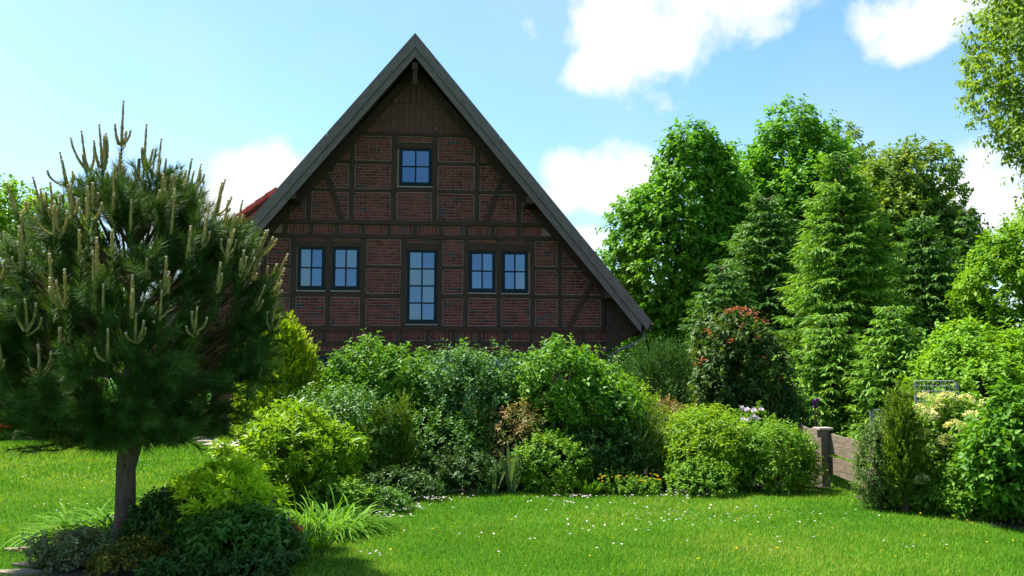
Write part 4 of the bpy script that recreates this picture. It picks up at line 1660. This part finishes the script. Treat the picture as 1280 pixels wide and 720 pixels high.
shrub('hedge_bush', 'light green bush at the far left beyond the flower bed', -8, 440, 23.5, 42, 'bright_tree', 79, k=18, shoots=1100, m=8, sl=.2, Ln=.1, W=.07)
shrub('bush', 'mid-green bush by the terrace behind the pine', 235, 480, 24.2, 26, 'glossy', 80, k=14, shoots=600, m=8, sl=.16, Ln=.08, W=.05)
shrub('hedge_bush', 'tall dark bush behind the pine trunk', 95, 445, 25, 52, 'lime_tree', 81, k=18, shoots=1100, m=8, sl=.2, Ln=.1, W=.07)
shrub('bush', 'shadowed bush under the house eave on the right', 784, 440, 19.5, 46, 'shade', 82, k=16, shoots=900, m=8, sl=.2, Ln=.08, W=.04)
shrub('holly', 'dark bush behind the plank fence', 965, 470, 17.2, 46, 'juniper', 83, k=18, shoots=1200, m=8, sl=.18, Ln=.07, W=.035)

# bronze maple with red tips
mp_t, mr_, mh = shrub('japanese_maple', 'bronze-green maple bush with red and pink leaf tips', 924, 392, 16.8, 58, 'red_maple', 84, k=24, shoots=1500, m=9, sl=.16, Ln=.10, W=.06, lobe=.36, place=.68, zb=.35, droop=.5)
g8 = np.random.default_rng(8)
for q in range(46):
    a = g8.random() * 6.28
    el = abs(g8.normal()) * .95
    P = np.array([[math.cos(a) * math.sin(el) * mr_[0], math.sin(a) * math.sin(el) * mr_[1], (mh + .35) / 2 + math.cos(el) * (mh - .35) / 2]]) * 1.01
    lv = Leaves()
    lv.shoots(g8, P, np.array([[0, -.1, 1.0]]) + g8.normal(size=(1, 3)) * .3, .10, 5, .085, .055, droop=.3, rvar=.6)
    lv.build('leaf_tip', G['red_tip'], mp_t)

# elder umbels: each flower head is a part
umb = Leaves()
gu = np.random.default_rng(12)
nu = 260
ru = np.sqrt(gu.random(nu)) * .5
au = gu.random(nu) * 6.28
Pu = np.stack([np.cos(au) * ru, np.sin(au) * ru, .32 - 1.3 * ru ** 2 + .06 * gu.normal(size=nu)], 1)
umb.add(Pu, np.stack([np.cos(au * 3), np.sin(au * 3), np.full(nu, .15)], 1), np.tile([[0, 0, 1.0]], (nu, 1)), .12, .10, gu.random(nu), fold=0, bend=-.1)
for k in range(5):
    umb.strip(np.array([[0, 0, -.5]]), np.array([[math.cos(k * 1.26) * .7, math.sin(k * 1.26) * .7, 1.0]]), .62, .03, 0, np.array([.0]), 2)
Vu = np.concatenate(umb.V)
umb_me = np_mesh('flower_head', Vu, np.concatenate(umb.T), rnd=np.concatenate(umb.r))
umb_me.materials.append(G['cream'])
for (x, y, s) in ((1158, 499, .30), (1183, 500, .36), (1208, 502, .32), (1161, 520, .28), (1197, 536, .36), (1140, 541, .24), (1130, 545, .26), (1145, 552, .26), (1156, 541, .22), (1136, 569, .24), (1147, 575, .22), (1173, 622, .28), (1122, 552, .2), (1232, 505, .26), (1172, 512, .3), (1150, 512, .26), (1216, 522, .28), (1182, 552, .3), (1165, 566, .26), (1206, 560, .28), (1150, 600, .26), (1190, 592, .26)):
    dy = -1.02 * math.sqrt(max(.05, 1 - ((x - 1178) / 72) ** 2)) * er[1] * (1 if y > 515 else .45)
    p = at(x, y, 11.2 + dy) - elder.location
    link('flower_head', umb_me, None, elder, p, (gu.uniform(.1, .5), gu.uniform(-.2, .2), gu.random() * 6), (s * .8, s * .8, s * .7))

# white rose bush with blooms
rb, rr_, rh = shrub('rose_bush', 'white-flowered rose bush behind the bright round bush', 938, 512, 14.2, 30, 'meadow', 86, k=12, shoots=500, m=8, sl=.14, Ln=.05, W=.03)
flowers_on(rb, 'bloom', [tuple(at(x, y, 14.2 + dy) - rb.location) for x, y, dy in ((927, 511, -.28), (934, 513, -.3), (942, 514, -.3), (951, 513, -.25), (942, 522, -.36), (946, 524, -.36), (928, 525, -.36), (936, 526, -.34))], 'white', .11, seed=3)

# yellow-flowered clump at the lawn edge
yc, yr, yh = shrub('potentilla', 'low clump dotted with yellow flowers at the lawn edge', 782, 592, 12.45, 38, 'meadow', 87, k=14, shoots=700, m=8, sl=.08, Ln=.035, W=.02, stems=0)
gy = random.Random(5)
flowers_on(yc, 'bloom', [(gy.uniform(-.42, .42), -gy.uniform(.1, .36), yh * gy.uniform(.75, 1.05)) for _ in range(34)], 'yellow', .03, petals=5, seed=4)

# flower bed by the far left lawn edge
fb, fr, fh = shrub('bedding_plant', 'low bed of bright red flowers at the left edge of the lawn', 6, 534, 22.6, 13, 'meadow', 88, k=10, shoots=260, m=8, sl=.1, Ln=.06, W=.03, stems=0)
flowers_on(fb, 'bloom', [(gy.uniform(-.26, .26), -gy.uniform(.0, .2), fh * gy.uniform(.85, 1.1)) for _ in range(40)], 'red', .17, petals=6, seed=6)
fb, fr, fh = shrub('bedding_plant', 'low bushy plants with yellow-orange flowers beside the red ones', 42, 534, 22.5, 20, 'greygreen', 89, k=12, shoots=420, m=8, sl=.1, Ln=.06, W=.03, stems=0)
flowers_on(fb, 'bloom', [(gy.uniform(-.05, .36), -gy.uniform(.1, .25), fh * gy.uniform(.7, 1.05)) for _ in range(20)], 'yellow', .09, petals=6, seed=7)

# purple alliums by the fence
al = thing('allium', 'purple flower heads standing behind the plank fence', 'flower', (at(1019, HOR, 15).x, 15, 0))
for (x, y) in ((1018, 502), (1022, 500), (1019, 508)):
    p = at(x, y, 15) - al.location
    tube('stalk', [(p.x * .4, 0, -.02), (p.x * .8, 0, p.z * .6), (p.x, 0, p.z)], [.008, .007, .005], M['twig'], al, 5)
    lv = Leaves()
    dd = rand_dirs(g8, 70)
    lv.add(np.tile(np.array(p), (70, 1)) + dd * .01, dd, rand_dirs(g8, 70), .034, .02, g8.random(70))
    lv.build('flower_head', G['purple'], al)


# grass-like clumps
def clump(name, label, px, Y, n, Ln, W, mat, seed, spread=.12, lean=.5, droop=1.2, cat='plant', part='foliage', group=None):
    b = at(px, HOR, Y)
    t = thing(name, label, cat, (b.x, Y, 0), 0, group)
    g = np.random.default_rng(seed)
    a = g.random(n) * 6.2832
    r = np.sqrt(g.random(n)) * spread
    P = np.stack([np.cos(a) * r, np.sin(a) * r, np.zeros(n)], 1)
    A = np.stack([np.cos(a) * lean, np.sin(a) * lean, np.ones(n)], 1) + g.normal(size=(n, 3)) * .25
    A[:, 2] = np.abs(A[:, 2]) + .3
    lv = Leaves()
    lv.strip(P, A, Ln * g.uniform(.6, 1.15, n), W * g.uniform(.7, 1.2, n), droop * g.uniform(.6, 1.3, n), g.random(n), 6)
    lv.build(part, G[mat], t, zmin=.012)
    return t


clump('ornamental_grass', 'arching grass clump spilling onto the lawn', 414, 9.4, 1100, .56, .017, 'strap', 91, spread=.40, lean=.75, droop=2.6)
clump('daylily', 'arching strap-leaved daylily left of the pine trunk', 122, 8.9, 380, .62, .03, 'strap', 92, spread=.34, lean=.8, droop=2.3)
clump('daylily', 'strap-leaved daylily just behind the pine trunk', 178, 9.2, 420, .66, .03, 'strap', 93, spread=.40, lean=.75, droop=2.2)
clump('daylily', 'strap-leaved clump behind the golden shrub', 222, 9.7, 240, .55, .028, 'strap', 94, spread=.28, lean=.6, droop=1.3)
clump('lavender', 'upright grey lavender tufts at the bottom bed edge', 232, 7.3, 120, .2, .007, 'sword', 95, spread=.2, lean=.25, droop=.25)
clump('lavender', 'upright tufts in front of the dark leafy bush', 290, 7.55, 110, .18, .007, 'sword', 96, spread=.18, lean=.25, droop=.25)
clump('fern', 'light green tuft at the edge of the shaded bed', 735, 12.3, 120, .28, .012, 'strap', 97, spread=.12, lean=.5, droop=1.0)
clump('grass_tuft', 'loose grassy tuft beside the crimson barberry', 385, 8.35, 200, .34, .010, 'strap', 98, spread=.2, lean=.5, droop=1.2)


def sword_plant(name, label, px, Y, n, Ln, W, seed, lean=.3, droop=.3):
    b = at(px, HOR, Y)
    t = thing(name, label, 'plant', (b.x, Y, 0))
    g = np.random.default_rng(seed)
    for i in range(n):
        a = i * 2.4 + g.random()
        lv = Leaves()
        lv.strip(np.array([[math.cos(a) * .05, math.sin(a) * .05, 0]]), np.array([[math.cos(a) * lean * g.uniform(.4, 1.5), math.sin(a) * lean * g.uniform(.4, 1.5), 1.0]]), Ln * g.uniform(.65, 1.1), W * g.uniform(.8, 1.2), droop * g.uniform(.3, 1.4), np.array([g.random()]), 6)
        lv.build('leaf', G['sword'], t, zmin=.012)


sword_plant('yucca', 'blue-green sword-leaved plant at the centre of the bed edge', 640, 12.5, 22, .78, .065, 101, .35, .5)
sword_plant('yucca', 'slim pale sword-leaved plant left of the larger one', 617, 12.4, 8, .55, .05, 102, .25, .3)
sword_plant('iris', 'stiff iris leaves behind the golden shrub, nearer the trunk', 226, 11.0, 10, .42, .035, 103, .22, .15)
sword_plant('iris', 'iris leaves with bent tips right of the stiff ones', 252, 10.8, 10, .42, .05, 104, .35, .8)
sword_plant('iris', 'broad iris leaves at the foot of the lime-green rhododendron', 292, 10.3, 12, .46, .045, 105, .4, .9)

# stepping stones, bottom left
for i, (x, y, w, d, lab) in enumerate(((30, 689, .34, .17, 'flat pale stepping stone highest up at the left lawn edge'), (38, 708, .28, .15, 'flat pale stepping stone in the middle of the left three'), (22, 718, .36, .16, 'flat pale stepping stone lowest in the left corner'))):
    p = ground(x, y)
    g = random.Random(i)
    bm = bmesh.new()
    vs = []
    for k in range(9):
        an = 6.2832 * k / 9
        vs.append(bm.verts.new((math.cos(an) * w * g.uniform(.4, .58), math.sin(an) * d * g.uniform(.42, .6), 0)))
    f = bm.faces.new(vs)
    r = bmesh.ops.extrude_face_region(bm, geom=[f])
    bmesh.ops.translate(bm, vec=(0, 0, .028), verts=[v for v in r['geom'] if isinstance(v, bmesh.types.BMVert)])
    bmesh.ops.recalc_face_normals(bm, faces=bm.faces)
    me = bpy.data.meshes.new('stepping_stone')
    bm.to_mesh(me)
    bm.free()
    o = link('stepping_stone', me, M['step'], None, (p.x, p.y, .002))
    tag(o, lab, 'stone', 'stepping stones')

# ================================================================== LAWN GRASS
gg = np.random.default_rng(77)


def lawn_points(x0, x1, y0, y1, dens):
    n = int((x1 - x0) * (y1 - y0) * dens)
    X = gg.uniform(x0, x1, n)
    Y = gg.uniform(y0, y1, n)
    Xj, Yj = X + gg.normal(size=n) * .13, Y + gg.normal(size=n) * .13      # ragged bed edges
    k = (np.abs(X) < Y * .66 + 1.2) & ~inside(Xj, Yj, bed1s) & ~inside(Xj, Yj, bed2s)
    return X[k], Y[k]


XY = [lawn_points(-7.5, 7.5, 5.6, 9.5, 3300), lawn_points(-10.5, 8, 9.5, 14, 1700), lawn_points(-18, -4, 14, 24.5, 520), lawn_points(4, 9, 14, 20, 300)]
X = np.concatenate([q[0] for q in XY])
Y = np.concatenate([q[1] for q in XY])
n = len(X)
patch = .45 + .30 * np.sin(X * 1.3 + 1.6 * np.sin(Y * .9 + .4)) * np.cos(Y * 1.15) + .16 * np.sin(X * 4.1 + 2 * np.sin(Y * 2.9)) * np.sin(Y * 3.7 + X) + gg.normal(size=n) * .3
hgt = .028 + .018 * gg.random(n) + .012 * np.clip(np.sin(X * 3.1 + 2 * np.sin(Y * 2.3)), 0, 1)
hgt *= np.where(Y > 14, 1.5, 1.0)
a = gg.random(n) * 6.2832
A = nrm(np.stack([np.cos(a) * .55, np.sin(a) * .55, np.ones(n)], 1) + gg.normal(size=(n, 3)) * .2)
S = np.stack([-np.sin(a), np.cos(a), np.zeros(n)], 1)
lv = Leaves()
lv.tri(np.stack([X, Y, np.zeros(n)], 1), A, S, hgt, .0062 * np.where(Y > 9.5, 1.35, 1) * np.where(Y > 14, 2.2, 1), np.clip(patch, 0, 1))
o = lv.build('lawn_grass', G['lawn'])
tag(o, 'short mown green grass covering the lawn', 'grass', kind='stuff')

# daisies and buttercups scattered in the lawn
dc = [(540, 628, .35, .16, 40), (500, 640, .45, .2, 50), (470, 652, .3, .15, 30), (715, 626, .45, .1, 30), (700, 634, .5, .2, 14), (860, 620, .35, .06, 36), (845, 626, .5, .12, 20), (820, 645, 1.0, .4, 24), (900, 655, 1.2, .5, 22), (760, 660, .9, .4, 14), (1000, 650, 1.0, .4, 14), (640, 680, 1.2, .5, 10), (466, 702, .2, .1, 6), (80, 600, 1.2, 1.0, 16), (60, 640, .8, .6, 14), (930, 690, 1.2, .3, 8), (1120, 690, .8, .3, 6)]
lw, ly = Leaves(), Leaves()


def daisy(lv, x, y, size):
    an = np.arange(6) * 1.0472
    tl = gg.normal(size=2) * .25
    A = np.stack([np.cos(an), np.sin(an), .12 + tl[0] * np.cos(an) + tl[1] * np.sin(an)], 1)
    lv.add(np.tile([[x, y, .058 + gg.random() * .02]], (6, 1)), A, np.tile([[0, 0, 1.0]], (6, 1)), size, size * 1.0, gg.random(6), fold=0, bend=0, mid=.6)


for (x, y, sx, sy, n) in dc:
    c = ground(x, y)
    for _ in range(int(n * 1.1)):
        px_, py_ = c.x + gg.normal() * sx * .55, c.y + gg.normal() * sy * .8
        q = np.array([px_]), np.array([py_])
        if inside(*q, bed1s)[0] or inside(*q, bed2s)[0]:
            continue
        daisy(lw, px_, py_, .0125 + .003 * gg.random())
for _ in range(110):
    x, y = gg.uniform(0, 1280), gg.uniform(560, 718)
    c = ground(x, y)
    q = np.array([c.x]), np.array([c.y])
    if c.y > 21 or inside(*q, bed1s)[0] or inside(*q, bed2s)[0]:
        continue
    daisy(ly, c.x, c.y, .014)
tag(lw.build('daisies', G['white']), 'tiny white daisies scattered through the lawn', 'daisies', kind='stuff')
tag(ly.build('buttercups', G['yellow']), 'tiny yellow flowers scattered through the lawn', 'buttercups', kind='stuff')
